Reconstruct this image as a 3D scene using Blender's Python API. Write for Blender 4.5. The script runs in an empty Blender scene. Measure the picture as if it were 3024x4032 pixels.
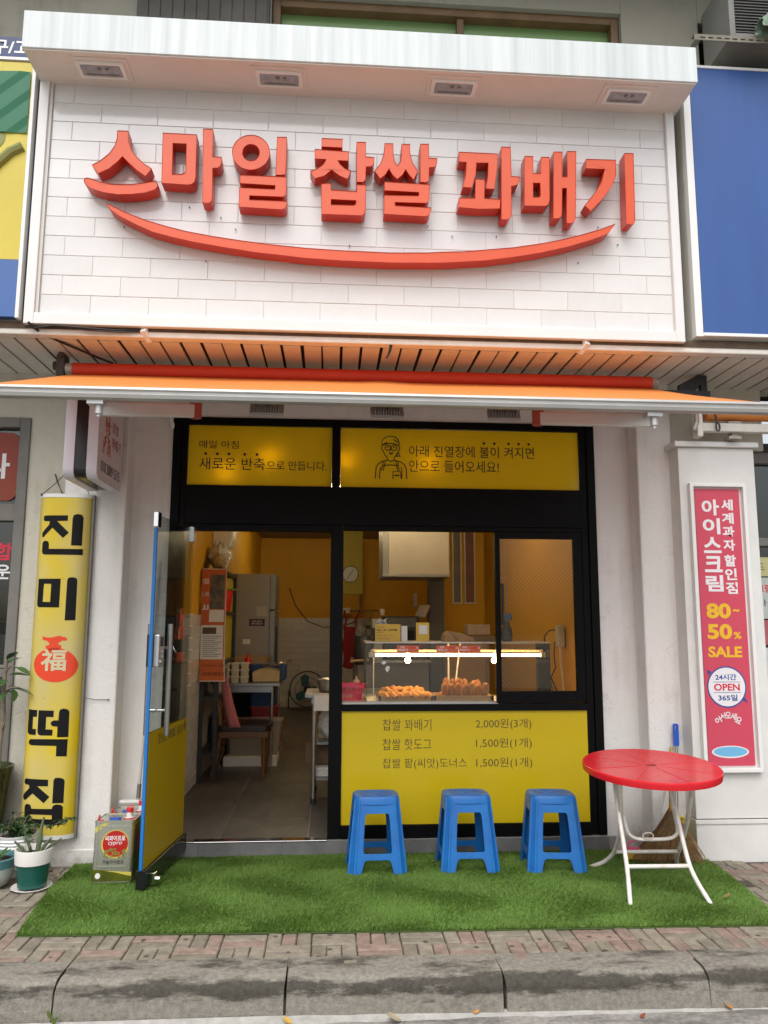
import bpy, bmesh, math, random
import numpy as np
from mathutils import Vector, Matrix
from mathutils.geometry import tessellate_polygon
R = math.radians
random.seed(7)
np.random.seed(7)
S = bpy.context.scene
COL = S.collection

# ---------------------------------------------------------------- camera
cam_d = bpy.data.cameras.new('camera')
cam = bpy.data.objects.new('camera', cam_d)
COL.objects.link(cam)
p_, y_, r_ = R(8.07), R(3.94), R(0.2)
fw = Vector((math.sin(y_)*math.cos(p_), math.cos(y_)*math.cos(p_), math.sin(p_)))
rt = Vector((math.cos(y_), -math.sin(y_), 0))
up = rt.cross(fw)
rt, up = rt*math.cos(r_) + up*math.sin(r_), up*math.cos(r_) - rt*math.sin(r_)
mw = Matrix((rt, up, -fw)).transposed().to_4x4()
mw.translation = (0, -5.472, 1.52)
cam.matrix_world = mw
cam_d.sensor_fit = 'VERTICAL'
cam_d.sensor_height = 36
cam_d.lens = 36*3040/4032
cam_d.clip_start = 0.05
cam_d.clip_end = 500
S.camera = cam

# ---------------------------------------------------------------- light
SUN_EL, SUN_AZ = 58, -14          # azimuth: degrees to the left of straight behind the camera
W = bpy.data.worlds.new('World')
S.world = W
W.use_nodes = True
wn = W.node_tree.nodes
wl = W.node_tree.links
bg = wn['Background']
sky = wn.new('ShaderNodeTexSky')
sky.sky_type = 'NISHITA'
sky.sun_disc = False
sky.sun_elevation = R(SUN_EL)
sky.sun_rotation = R(180 - SUN_AZ)
sky.air_density = 1.0
sky.dust_density = 4.0
hs = wn.new('ShaderNodeHueSaturation')      # a cloudy sky: nearly white
hs.inputs['Saturation'].default_value = 0.28
wl.new(sky.outputs['Color'], hs.inputs['Color'])
wl.new(hs.outputs['Color'], bg.inputs['Color'])
bg.inputs['Strength'].default_value = 0.15
sd = bpy.data.lights.new('sun', 'SUN')
sd.energy = 1.2
sd.angle = R(60)
sd.color = (1.0, 0.975, 0.94)
sun = bpy.data.objects.new('sun', sd)
COL.objects.link(sun)
sv = Vector((math.sin(R(SUN_AZ))*math.cos(R(SUN_EL)), -math.cos(R(SUN_AZ))*math.cos(R(SUN_EL)), math.sin(R(SUN_EL))))
sun.rotation_euler = (-sv).to_track_quat('-Z', 'Y').to_euler()
S.view_settings.view_transform = 'Standard'
S.view_settings.look = 'None'
S.view_settings.gamma = 1
S.view_settings.use_curve_mapping = False
S.view_settings.exposure = 0.5
S.render.engine = 'CYCLES'
S.cycles.max_bounces = 8
S.cycles.diffuse_bounces = 5
S.cycles.transparent_max_bounces = 16
S.cycles.sample_clamp_indirect = 6

# ---------------------------------------------------------------- mesh helpers
class MB:
    def __init__(s):
        s.v = []; s.f = []
    def add(s, vs, fs):
        n = len(s.v)
        s.v += [tuple(p) for p in vs]
        s.f += [tuple(i+n for i in f) for f in fs]
        return s
    def box(s, x0, x1, y0, y1, z0, z1):
        return s.add([(x0,y0,z0),(x1,y0,z0),(x1,y1,z0),(x0,y1,z0),(x0,y0,z1),(x1,y0,z1),(x1,y1,z1),(x0,y1,z1)],
                     [(0,3,2,1),(4,5,6,7),(0,1,5,4),(1,2,6,5),(2,3,7,6),(3,0,4,7)])
    def bar(s, a, b, w, h, up=(0,0,1)):
        a = Vector(a); b = Vector(b); d = (b-a).normalized()
        u = Vector(up)
        if abs(d.dot(u)) > .99: u = Vector((0,1,0))
        x = d.cross(u).normalized(); z = x.cross(d)
        vs = []
        for p in (a, b):
            for i, j in ((-1,-1),(1,-1),(1,1),(-1,1)):
                vs.append(p + x*(w/2*i) + z*(h/2*j))
        return s.add(vs, [(0,1,2,3),(7,6,5,4),(0,4,5,1),(1,5,6,2),(2,6,7,3),(3,7,4,0)])
    def cyl(s, a, b, r0, r1=None, n=14):
        return s.tube([a, b], [r0, r0 if r1 is None else r1], n)
    def tube(s, pts, r, n=8, closed=False):
        pts = [Vector(p) for p in pts]
        rs = r if isinstance(r, (list, tuple)) else [r]*len(pts)
        m = len(pts); vs = []; fs = []
        ref = None
        for i, p in enumerate(pts):
            if closed: t = pts[(i+1) % m] - pts[i-1]
            else: t = pts[min(i+1, m-1)] - pts[max(i-1, 0)]
            t = t.normalized() if t.length > 1e-9 else Vector((0,0,1))
            if ref is None:
                ref = t.orthogonal().normalized()
            x = ref - t*ref.dot(t)
            x = x.normalized() if x.length > 1e-6 else t.orthogonal().normalized()
            ref = x
            y = t.cross(x)
            for k in range(n):
                a = 2*math.pi*k/n
                vs.append(p + (x*math.cos(a) + y*math.sin(a))*rs[i])
        for i in range(m if closed else m-1):
            for k in range(n):
                a = i*n+k; b = i*n+(k+1) % n; j = (i+1) % m
                fs.append((a, b, j*n+(k+1) % n, j*n+k))
        if not closed:
            fs.append(tuple(range(n-1, -1, -1))); fs.append(tuple((m-1)*n+k for k in range(n)))
        return s.add(vs, fs)
    def lathe(s, prof, n=28, c=(0,0,0), axis='z', sx=1, sy=1, cap=True):
        vs = []; fs = []; m = len(prof)
        for r, z in prof:
            for k in range(n):
                a = 2*math.pi*k/n
                q = (r*math.cos(a)*sx, r*math.sin(a)*sy, z)
                if axis == 'y': q = (q[0], q[2], q[1])
                if axis == 'x': q = (q[2], q[0], q[1])
                vs.append((q[0]+c[0], q[1]+c[1], q[2]+c[2]))
        for i in range(m-1):
            for k in range(n):
                f = (i*n+k, i*n+(k+1) % n, (i+1)*n+(k+1) % n, (i+1)*n+k)
                fs.append(f[::-1] if axis == 'y' else f)
        e = [tuple(range(n-1, -1, -1)), tuple((m-1)*n+k for k in range(n))]
        if cap: fs += [f[::-1] for f in e] if axis == 'y' else e
        return s.add(vs, fs)
    def prism(s, outer, holes=(), d0=0, d1=.01, f=None, back=True):
        """2-D outline (u,v) given a thickness between d0 (front) and d1; f maps (u,v,d) to 3-D"""
        if f is None: f = lambda u, v, d: (u, d, v)
        def area(p): return sum(p[i-1][0]*p[i][1]-p[i][0]*p[i-1][1] for i in range(len(p)))/2
        loops = [list(outer) if area(outer) > 0 else list(outer)[::-1]]
        loops += [list(h) if area(h) < 0 else list(h)[::-1] for h in holes]
        tris = tessellate_polygon([[Vector((u, v, 0)) for u, v in l] for l in loops])
        flat = [p for l in loops for p in l]; N = len(flat)
        vs = [f(u, v, d0) for u, v in flat] + [f(u, v, d1) for u, v in flat]
        fs = []
        for t in tris:
            a, b, c = (flat[i] for i in t)
            ar = (b[0]-a[0])*(c[1]-a[1])-(c[0]-a[0])*(b[1]-a[1])
            if abs(ar) < 1e-12: continue
            t = tuple(t) if ar > 0 else tuple(t)[::-1]
            fs.append(t)
            if back: fs.append(tuple(i+N for i in t[::-1]))
        o = 0
        for l in loops:
            n = len(l)
            for i in range(n):
                a, b = o+i, o+(i+1) % n
                fs.append((a, a+N, b+N, b))
            o += n
        return s.add(vs, fs)
    def grid(s, P):
        h = len(P); w = len(P[0])
        return s.add([q for r in P for q in r], [(i*w+j, i*w+j+1, (i+1)*w+j+1, (i+1)*w+j) for i in range(h-1) for j in range(w-1)])
    def xf(s, M):
        s.v = [tuple(M @ Vector(p)) for p in s.v]
        return s

def rrect(x0, x1, z0, z1, r, n=5):
    out = []
    for cx, cz, a0 in ((x1-r, z0+r, -90), (x1-r, z1-r, 0), (x0+r, z1-r, 90), (x0+r, z0+r, 180)):
        for k in range(n+1):
            a = R(a0+90*k/n)
            out.append((cx+r*math.cos(a), cz+r*math.sin(a)))
    return out
def ell(cx, cz, rx, rz=None, n=32):
    rz = rx if rz is None else rz
    return [(cx+rx*math.cos(2*math.pi*k/n), cz+rz*math.sin(2*math.pi*k/n)) for k in range(n)]

def ground(y):
    """the pavement dips a little towards the shop"""
    return -.042*min(1, max(0, (y+.75)/.72))
ROOT = {}
def mesh(name, mb, m, smooth=None):
    me = bpy.data.meshes.new(name)
    me.from_pydata(mb.v, [], mb.f)
    me.validate()
    if m is not None: me.materials.append(m)
    bm = bmesh.new(); bm.from_mesh(me)
    bmesh.ops.recalc_face_normals(bm, faces=bm.faces)
    bm.to_mesh(me); bm.free()
    if smooth is not None:
        me.polygons.foreach_set('use_smooth', [True]*len(me.polygons))
        me.set_sharp_from_angle(angle=R(smooth))
    return me
def tag(o, label=None, cat=None, group=None, kind=None):
    if label: o['label'] = label
    if cat: o['category'] = cat
    if group: o['group'] = group
    if kind: o['kind'] = kind
    return o
def thing(name, label, cat, loc=(0,0,0), rotz=0, group=None, world=False):
    o = bpy.data.objects.new(name, None); COL.objects.link(o)
    o.empty_display_size = .1
    o.location = loc; o.rotation_euler = (0, 0, rotz)
    ROOT[o.name] = Vector(loc) if world else Vector((0,0,0))
    return tag(o, label, cat, group)
def part(name, mb, m, parent, smooth=None, bev=0, seg=2, label=None, kind=None):
    off = ROOT[parent.name]
    if off.length: mb.v = [(p[0]-off.x, p[1]-off.y, p[2]-off.z) for p in mb.v]
    o = bpy.data.objects.new(name, mesh(name, mb, m, smooth)); COL.objects.link(o)
    o.parent = parent
    ROOT[o.name] = off
    if bev: bevel(o, bev, seg)
    return tag(o, label, kind=kind)
def bevel(o, w, seg=2):
    b = o.modifiers.new('bevel', 'BEVEL'); b.width = w; b.segments = seg; b.limit_method = 'ANGLE'; b.angle_limit = R(40)
    return o
def single(name, mb, m, label, cat, group=None, smooth=None, bev=0, kind=None, base=None):
    a = np.array(mb.v)
    c = base or ((a[:,0].min()+a[:,0].max())/2, (a[:,1].min()+a[:,1].max())/2, a[:,2].min())
    mb.v = [(p[0]-c[0], p[1]-c[1], p[2]-c[2]) for p in mb.v]
    o = bpy.data.objects.new(name, mesh(name, mb, m, smooth)); COL.objects.link(o)
    o.location = c
    ROOT[o.name] = Vector(c)
    if bev: bevel(o, bev)
    return tag(o, label, cat, group, kind)
def piece(name, me, parent, loc, rot=(0,0,0), scale=(1,1,1)):
    o = bpy.data.objects.new(name, me); COL.objects.link(o)
    o.parent = parent
    o.location = Vector(loc) - ROOT[parent.name]; o.rotation_euler = rot; o.scale = scale
    return o
def copy_tree(src, parent=None):
    c = src.copy(); COL.objects.link(c); c.parent = parent
    for ch in list(src.children):
        copy_tree(ch, c)
    return c

# text: the built-in font, flattened to a thin mesh fitted into a box on a plane facing -Y
_tc = bpy.data.curves.new('text', 'FONT')
_to = bpy.data.objects.new('text', _tc)
def text_mb(body, x0, x1, z0, z1, y=0, th=.0008, weight=0, mirror=False, keep=False, shear=0):
    _tc.body = body; _tc.size = 1; _tc.offset = weight; _tc.shear = shear; _tc.extrude = 0; _tc.resolution_u = 3
    me = bpy.data.meshes.new_from_object(_to)
    n = len(me.vertices); a = np.zeros(n*3); me.vertices.foreach_get('co', a); a = a.reshape(-1, 3)
    fs = [tuple(p.vertices) for p in me.polygons]
    bpy.data.meshes.remove(me)
    lo = a.min(0); hi = a.max(0)
    u = (a[:,0]-lo[0])/(hi[0]-lo[0]); v = (a[:,1]-lo[1])/(hi[1]-lo[1])
    if keep:            # keep the letters' own proportions: width follows height
        x1 = x0+(z1-z0)*(hi[0]-lo[0])/(hi[1]-lo[1])
    if mirror: u = 1-u
    mb = MB()
    edges = {}
    for f in fs:
        for i in range(len(f)):
            e = (f[i], f[(i+1) % len(f)])
            if (e[1], e[0]) in edges: edges.pop((e[1], e[0]))
            else: edges[e] = 1
    vs = [(x0+(x1-x0)*u[i], y-th, z0+(z1-z0)*v[i]) for i in range(n)] + [(x0+(x1-x0)*u[i], y, z0+(z1-z0)*v[i]) for i in range(n)]
    mb.add(vs, fs + [(e[0], e[0]+n, e[1]+n, e[1]) for e in edges])
    return mb

# ---------------------------------------------------------------- materials
def nt(name):
    m = bpy.data.materials.new(name); m.use_nodes = True
    return m, m.node_tree.nodes, m.node_tree.links, m.node_tree.nodes['Principled BSDF']
def M(name, c, rough=.5, metal=0, var=0, vs=4, c2=None, bump=0, bs=60, spec=.5, coat=0, stretch=None, detail=6, rnd=0, sss=0):
    m, N, L, b = nt(name)
    c = tuple(c)+(1,)
    b.inputs['Base Color'].default_value = c
    b.inputs['Roughness'].default_value = rough
    b.inputs['Metallic'].default_value = metal
    b.inputs['Specular IOR Level'].default_value = spec
    b.inputs['Coat Weight'].default_value = coat
    tc = N.new('ShaderNodeTexCoord'); vec = tc.outputs['Object']
    if stretch:
        mp = N.new('ShaderNodeMapping'); mp.inputs['Scale'].default_value = stretch
        L.new(vec, mp.inputs['Vector']); vec = mp.outputs['Vector']
    if var or c2:
        n = N.new('ShaderNodeTexNoise'); n.inputs['Scale'].default_value = vs; n.inputs['Detail'].default_value = detail
        n.inputs['Roughness'].default_value = .62
        L.new(vec, n.inputs['Vector'])
        rp = N.new('ShaderNodeValToRGB'); rp.color_ramp.elements[0].position = .3; rp.color_ramp.elements[1].position = .7
        lo = tuple(max(0, x*(1-var)) for x in c[:3])+(1,) if c2 is None else tuple(c2)+(1,)
        rp.color_ramp.elements[0].color = lo; rp.color_ramp.elements[1].color = c
        L.new(n.outputs['Fac'], rp.inputs['Fac'])
        out = rp.outputs['Color']
        if rnd:
            oi = N.new('ShaderNodeObjectInfo'); hv = N.new('ShaderNodeHueSaturation')
            mr = N.new('ShaderNodeMapRange'); mr.inputs['To Min'].default_value = 1-rnd; mr.inputs['To Max'].default_value = 1+rnd
            L.new(oi.outputs['Random'], mr.inputs['Value']); L.new(mr.outputs['Result'], hv.inputs['Value'])
            L.new(out, hv.inputs['Color']); out = hv.outputs['Color']
        L.new(out, b.inputs['Base Color'])
        rm = N.new('ShaderNodeMapRange'); rm.inputs['To Min'].default_value = min(1, rough*1.25); rm.inputs['To Max'].default_value = rough*.85
        L.new(n.outputs['Fac'], rm.inputs['Value']); L.new(rm.outputs['Result'], b.inputs['Roughness'])
    if bump:
        n2 = N.new('ShaderNodeTexNoise'); n2.inputs['Scale'].default_value = bs; n2.inputs['Detail'].default_value = 5
        L.new(tc.outputs['Object'], n2.inputs['Vector'])
        bp = N.new('ShaderNodeBump'); bp.inputs['Strength'].default_value = bump; bp.inputs['Distance'].default_value = .01
        L.new(n2.outputs['Fac'], bp.inputs['Height']); L.new(bp.outputs['Normal'], b.inputs['Normal'])
    return m
def glass(name, tint=(.93,.95,.94), refl=1.0, rough=0.0):
    m, N, L, b = nt(name); N.remove(b)
    tr = N.new('ShaderNodeBsdfTransparent'); tr.inputs['Color'].default_value = tint+(1,)
    gl = N.new('ShaderNodeBsdfGlossy'); gl.inputs['Roughness'].default_value = rough
    fr = N.new('ShaderNodeFresnel'); fr.inputs['IOR'].default_value = 1.45
    mu = N.new('ShaderNodeMath'); mu.operation = 'MULTIPLY'; mu.inputs[1].default_value = refl; mu.use_clamp = True
    mx = N.new('ShaderNodeMixShader')
    L.new(fr.outputs['Fac'], mu.inputs[0]); L.new(mu.outputs['Value'], mx.inputs['Fac'])
    L.new(tr.outputs['BSDF'], mx.inputs[1]); L.new(gl.outputs['BSDF'], mx.inputs[2])
    L.new(mx.outputs['Shader'], N['Material Output'].inputs['Surface'])
    return m
def emit(name, c, s):
    m, N, L, b = nt(name)
    b.inputs['Base Color'].default_value = tuple(c)+(1,)
    b.inputs['Emission Color'].default_value = tuple(c)+(1,); b.inputs['Emission Strength'].default_value = s
    return m
def film(name, c, through=.35, rough=.25):
    """coloured film on glass: lets some light through"""
    m, N, L, b = nt(name)
    b.inputs['Base Color'].default_value = tuple(c)+(1,); b.inputs['Roughness'].default_value = rough
    t = N.new('ShaderNodeBsdfTranslucent'); t.inputs['Color'].default_value = tuple(c)+(1,)
    mx = N.new('ShaderNodeMixShader'); mx.inputs['Fac'].default_value = through
    L.new(b.outputs['BSDF'], mx.inputs[1]); L.new(t.outputs['BSDF'], mx.inputs[2])
    L.new(mx.outputs['Shader'], N['Material Output'].inputs['Surface'])
    return m

def wall_mat(name, c, stain, bump=.35, bs=130):
    """painted render: fine grain plus broad grime and vertical runs"""
    m, N, L, b = nt(name)
    b.inputs['Roughness'].default_value = .75; b.inputs['Specular IOR Level'].default_value = .3
    tc = N.new('ShaderNodeTexCoord')
    n1 = N.new('ShaderNodeTexNoise'); n1.inputs['Scale'].default_value = 2.3; n1.inputs['Detail'].default_value = 8; n1.inputs['Roughness'].default_value = .65
    L.new(tc.outputs['Object'], n1.inputs['Vector'])
    mp = N.new('ShaderNodeMapping'); mp.inputs['Scale'].default_value = (16, 16, .9)
    L.new(tc.outputs['Object'], mp.inputs['Vector'])
    n2 = N.new('ShaderNodeTexNoise'); n2.inputs['Scale'].default_value = 1; n2.inputs['Detail'].default_value = 5
    L.new(mp.outputs['Vector'], n2.inputs['Vector'])
    ad = N.new('ShaderNodeMath'); ad.operation = 'MULTIPLY_ADD'; ad.inputs[1].default_value = .5
    L.new(n2.outputs['Fac'], ad.inputs[0]); L.new(n1.outputs['Fac'], ad.inputs[2])
    rp = N.new('ShaderNodeValToRGB'); e = rp.color_ramp.elements
    e[0].position = .45; e[0].color = tuple(stain)+(1,); e[1].position = .72; e[1].color = tuple(c)+(1,)
    L.new(ad.outputs['Value'], rp.inputs['Fac'])
    geo = N.new('ShaderNodeNewGeometry'); sz = N.new('ShaderNodeSeparateXYZ'); L.new(geo.outputs['Position'], sz.inputs[0])
    n5 = N.new('ShaderNodeTexNoise'); n5.inputs['Scale'].default_value = 11; n5.inputs['Detail'].default_value = 9; n5.inputs['Roughness'].default_value = .7
    L.new(geo.outputs['Position'], n5.inputs['Vector'])
    sp = N.new('ShaderNodeMath'); sp.operation = 'MULTIPLY_ADD'; sp.inputs[1].default_value = -1.4      # splash dirt thins out upwards
    L.new(sz.outputs['Z'], sp.inputs[0]); L.new(n5.outputs['Fac'], sp.inputs[2])
    rd = N.new('ShaderNodeValToRGB'); rd.color_ramp.elements[0].position = .36; rd.color_ramp.elements[0].color = (0,0,0,1); rd.color_ramp.elements[1].position = .62; rd.color_ramp.elements[1].color = (.55,.55,.55,1)
    L.new(sp.outputs['Value'], rd.inputs['Fac'])
    vc = N.new('ShaderNodeTexVoronoi'); vc.feature = 'DISTANCE_TO_EDGE'; vc.inputs['Scale'].default_value = 1.3      # hairline cracks
    wv = N.new('ShaderNodeMix'); wv.data_type = 'RGBA'; wv.inputs[0].default_value = .22; L.new(geo.outputs['Position'], wv.inputs[6]); L.new(n5.outputs['Color'], wv.inputs[7])
    L.new(wv.outputs[2], vc.inputs['Vector'])
    lt = N.new('ShaderNodeMath'); lt.operation = 'LESS_THAN'; lt.inputs[1].default_value = .0022; L.new(vc.outputs['Distance'], lt.inputs[0])
    gt = N.new('ShaderNodeMath'); gt.operation = 'GREATER_THAN'; gt.inputs[1].default_value = .53; L.new(n1.outputs['Fac'], gt.inputs[0])
    ck = N.new('ShaderNodeMath'); ck.operation = 'MULTIPLY'; L.new(lt.outputs[0], ck.inputs[0]); L.new(gt.outputs[0], ck.inputs[1])
    ck2 = N.new('ShaderNodeMath'); ck2.operation = 'MULTIPLY'; ck2.inputs[1].default_value = .5; L.new(ck.outputs[0], ck2.inputs[0])
    mxd = N.new('ShaderNodeMath'); mxd.operation = 'MAXIMUM'; L.new(rd.outputs['Color'], mxd.inputs[0]); L.new(ck2.outputs[0], mxd.inputs[1])
    dm = N.new('ShaderNodeMix'); dm.data_type = 'RGBA'; dm.inputs[7].default_value = (.30,.27,.22,1)
    L.new(mxd.outputs[0], dm.inputs[0]); L.new(rp.outputs['Color'], dm.inputs[6]); L.new(dm.outputs[2], b.inputs['Base Color'])
    n3 = N.new('ShaderNodeTexNoise'); n3.inputs['Scale'].default_value = bs; n3.inputs['Detail'].default_value = 4
    n4 = N.new('ShaderNodeTexNoise'); n4.inputs['Scale'].default_value = bs/5; n4.inputs['Detail'].default_value = 3
    L.new(tc.outputs['Object'], n3.inputs['Vector']); L.new(tc.outputs['Object'], n4.inputs['Vector'])
    a2 = N.new('ShaderNodeMath'); a2.operation = 'ADD'
    L.new(n3.outputs['Fac'], a2.inputs[0]); L.new(n4.outputs['Fac'], a2.inputs[1])
    bp = N.new('ShaderNodeBump'); bp.inputs['Strength'].default_value = bump; bp.inputs['Distance'].default_value = .012
    L.new(a2.outputs['Value'], bp.inputs['Height']); L.new(bp.outputs['Normal'], b.inputs['Normal'])
    return m

WHITE_WALL = wall_mat('white_render', (.78,.76,.73), (.66,.63,.59))
OLIVE_WALL = wall_mat('grey_render', (.27,.26,.21), (.18,.175,.14), .25)
CREAM_WALL = wall_mat('cream_render', (.60,.57,.48), (.46,.43,.34), .4)
SOFFIT_BOARD = M('soffit_board', (.78,.75,.68), .6, var=.22, vs=3, bump=.1)
BEAM = M('painted_beam', (.80,.76,.69), .65, var=.2, vs=5, bump=.25, bs=40)
DARK_GAP = M('dark_gap', (.015,.014,.013), .9)
BROWN_GAP = M('rusty_gap', (.12,.08,.05), .9, var=.5, vs=18)
BLACK_ALU = M('black_aluminium', (.0035,.0035,.004), .5, spec=.12, var=.3, vs=9)
BLACK_GLOSS = M('black_gloss', (.012,.012,.013), .22)
YELLOW_FILM = film('yellow_film', (.82,.65,.02), .38, .16)
YELLOW_PANEL = M('yellow_panel', (.66,.48,.012), .22, var=.07, vs=2, spec=.4, bump=.03, bs=5)
LINE_DARK = M('dark_lettering', (.022,.014,.01), .5)
LINE_BROWN = M('brown_lettering', (.09,.06,.015), .5)
WHITE_PAINT = M('white_paint', (.80,.80,.78), .35, var=.05, vs=6)
WHITE_METAL = M('white_painted_steel', (.80,.79,.76), .35, var=.10, vs=14, c2=(.62,.55,.46))
GREY_STEEL = M('steel', (.55,.55,.54), .28, metal=1, var=.2, vs=10)
BRUSHED = M('brushed_steel', (.36,.36,.35), .34, metal=.9, var=.2, vs=6, stretch=(1,1,30))
ALU = M('aluminium', (.62,.62,.61), .38, metal=.55, var=.12, vs=5)
CHROME = M('chrome', (.75,.75,.75), .12, metal=1)
RUST_ALU = M('dirty_aluminium', (.58,.55,.50), .5, metal=.3, var=.45, vs=8, c2=(.25,.2,.15))
BLACK_PLASTIC = M('black_plastic', (.02,.02,.02), .45)
CABLE = M('black_cable', (.015,.015,.015), .5)
GREY_TRIM = M('grey_trim', (.19,.18,.16), .5, var=.25, vs=6)
CLEAR = glass('clear_glass')
CASE_GLASS = glass('case_acrylic', (.93,.92,.88), 1.6)
DARK_GLASS = glass('shop_window_glass', (.55,.6,.58), 2.2)
ORANGE_WALL = M('orange_wall', (.68,.36,.010), .6, var=.1, vs=2)
WHITE_TILE = M('white_wall_tile', (.62,.62,.60), .2, var=.06, vs=3, rnd=.05)
GROUT = M('grout', (.42,.41,.39), .9)
FLOOR_TILE = M('grey_floor_tile', (.115,.105,.092), .40, c2=(.045,.042,.038), vs=3.0, stretch=(1.6,.55,1), detail=12, rnd=.10)
STONE_TILE = M('grey_stone_tile', (.20,.20,.195), .5, c2=(.12,.12,.118), vs=7, detail=9, rnd=.12, bump=.05)
PAPER = M('white_paper', (.75,.74,.71), .8, var=.05)
RED_PLASTIC = M('red_plastic', (.66,.012,.022), .25, var=.10, vs=4, spec=.5)
BLUE_PLASTIC = M('blue_plastic', (.008,.165,.50), .36, c2=(.012,.115,.40), vs=9, bump=.08, bs=140, detail=10)
WOOD = M('brown_wood', (.20,.085,.025), .4, var=.45, vs=3, stretch=(8,8,.8))
PALE_WOOD = M('pale_wood', (.42,.27,.12), .55, var=.3, vs=3, stretch=(.6,9,9))
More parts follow.
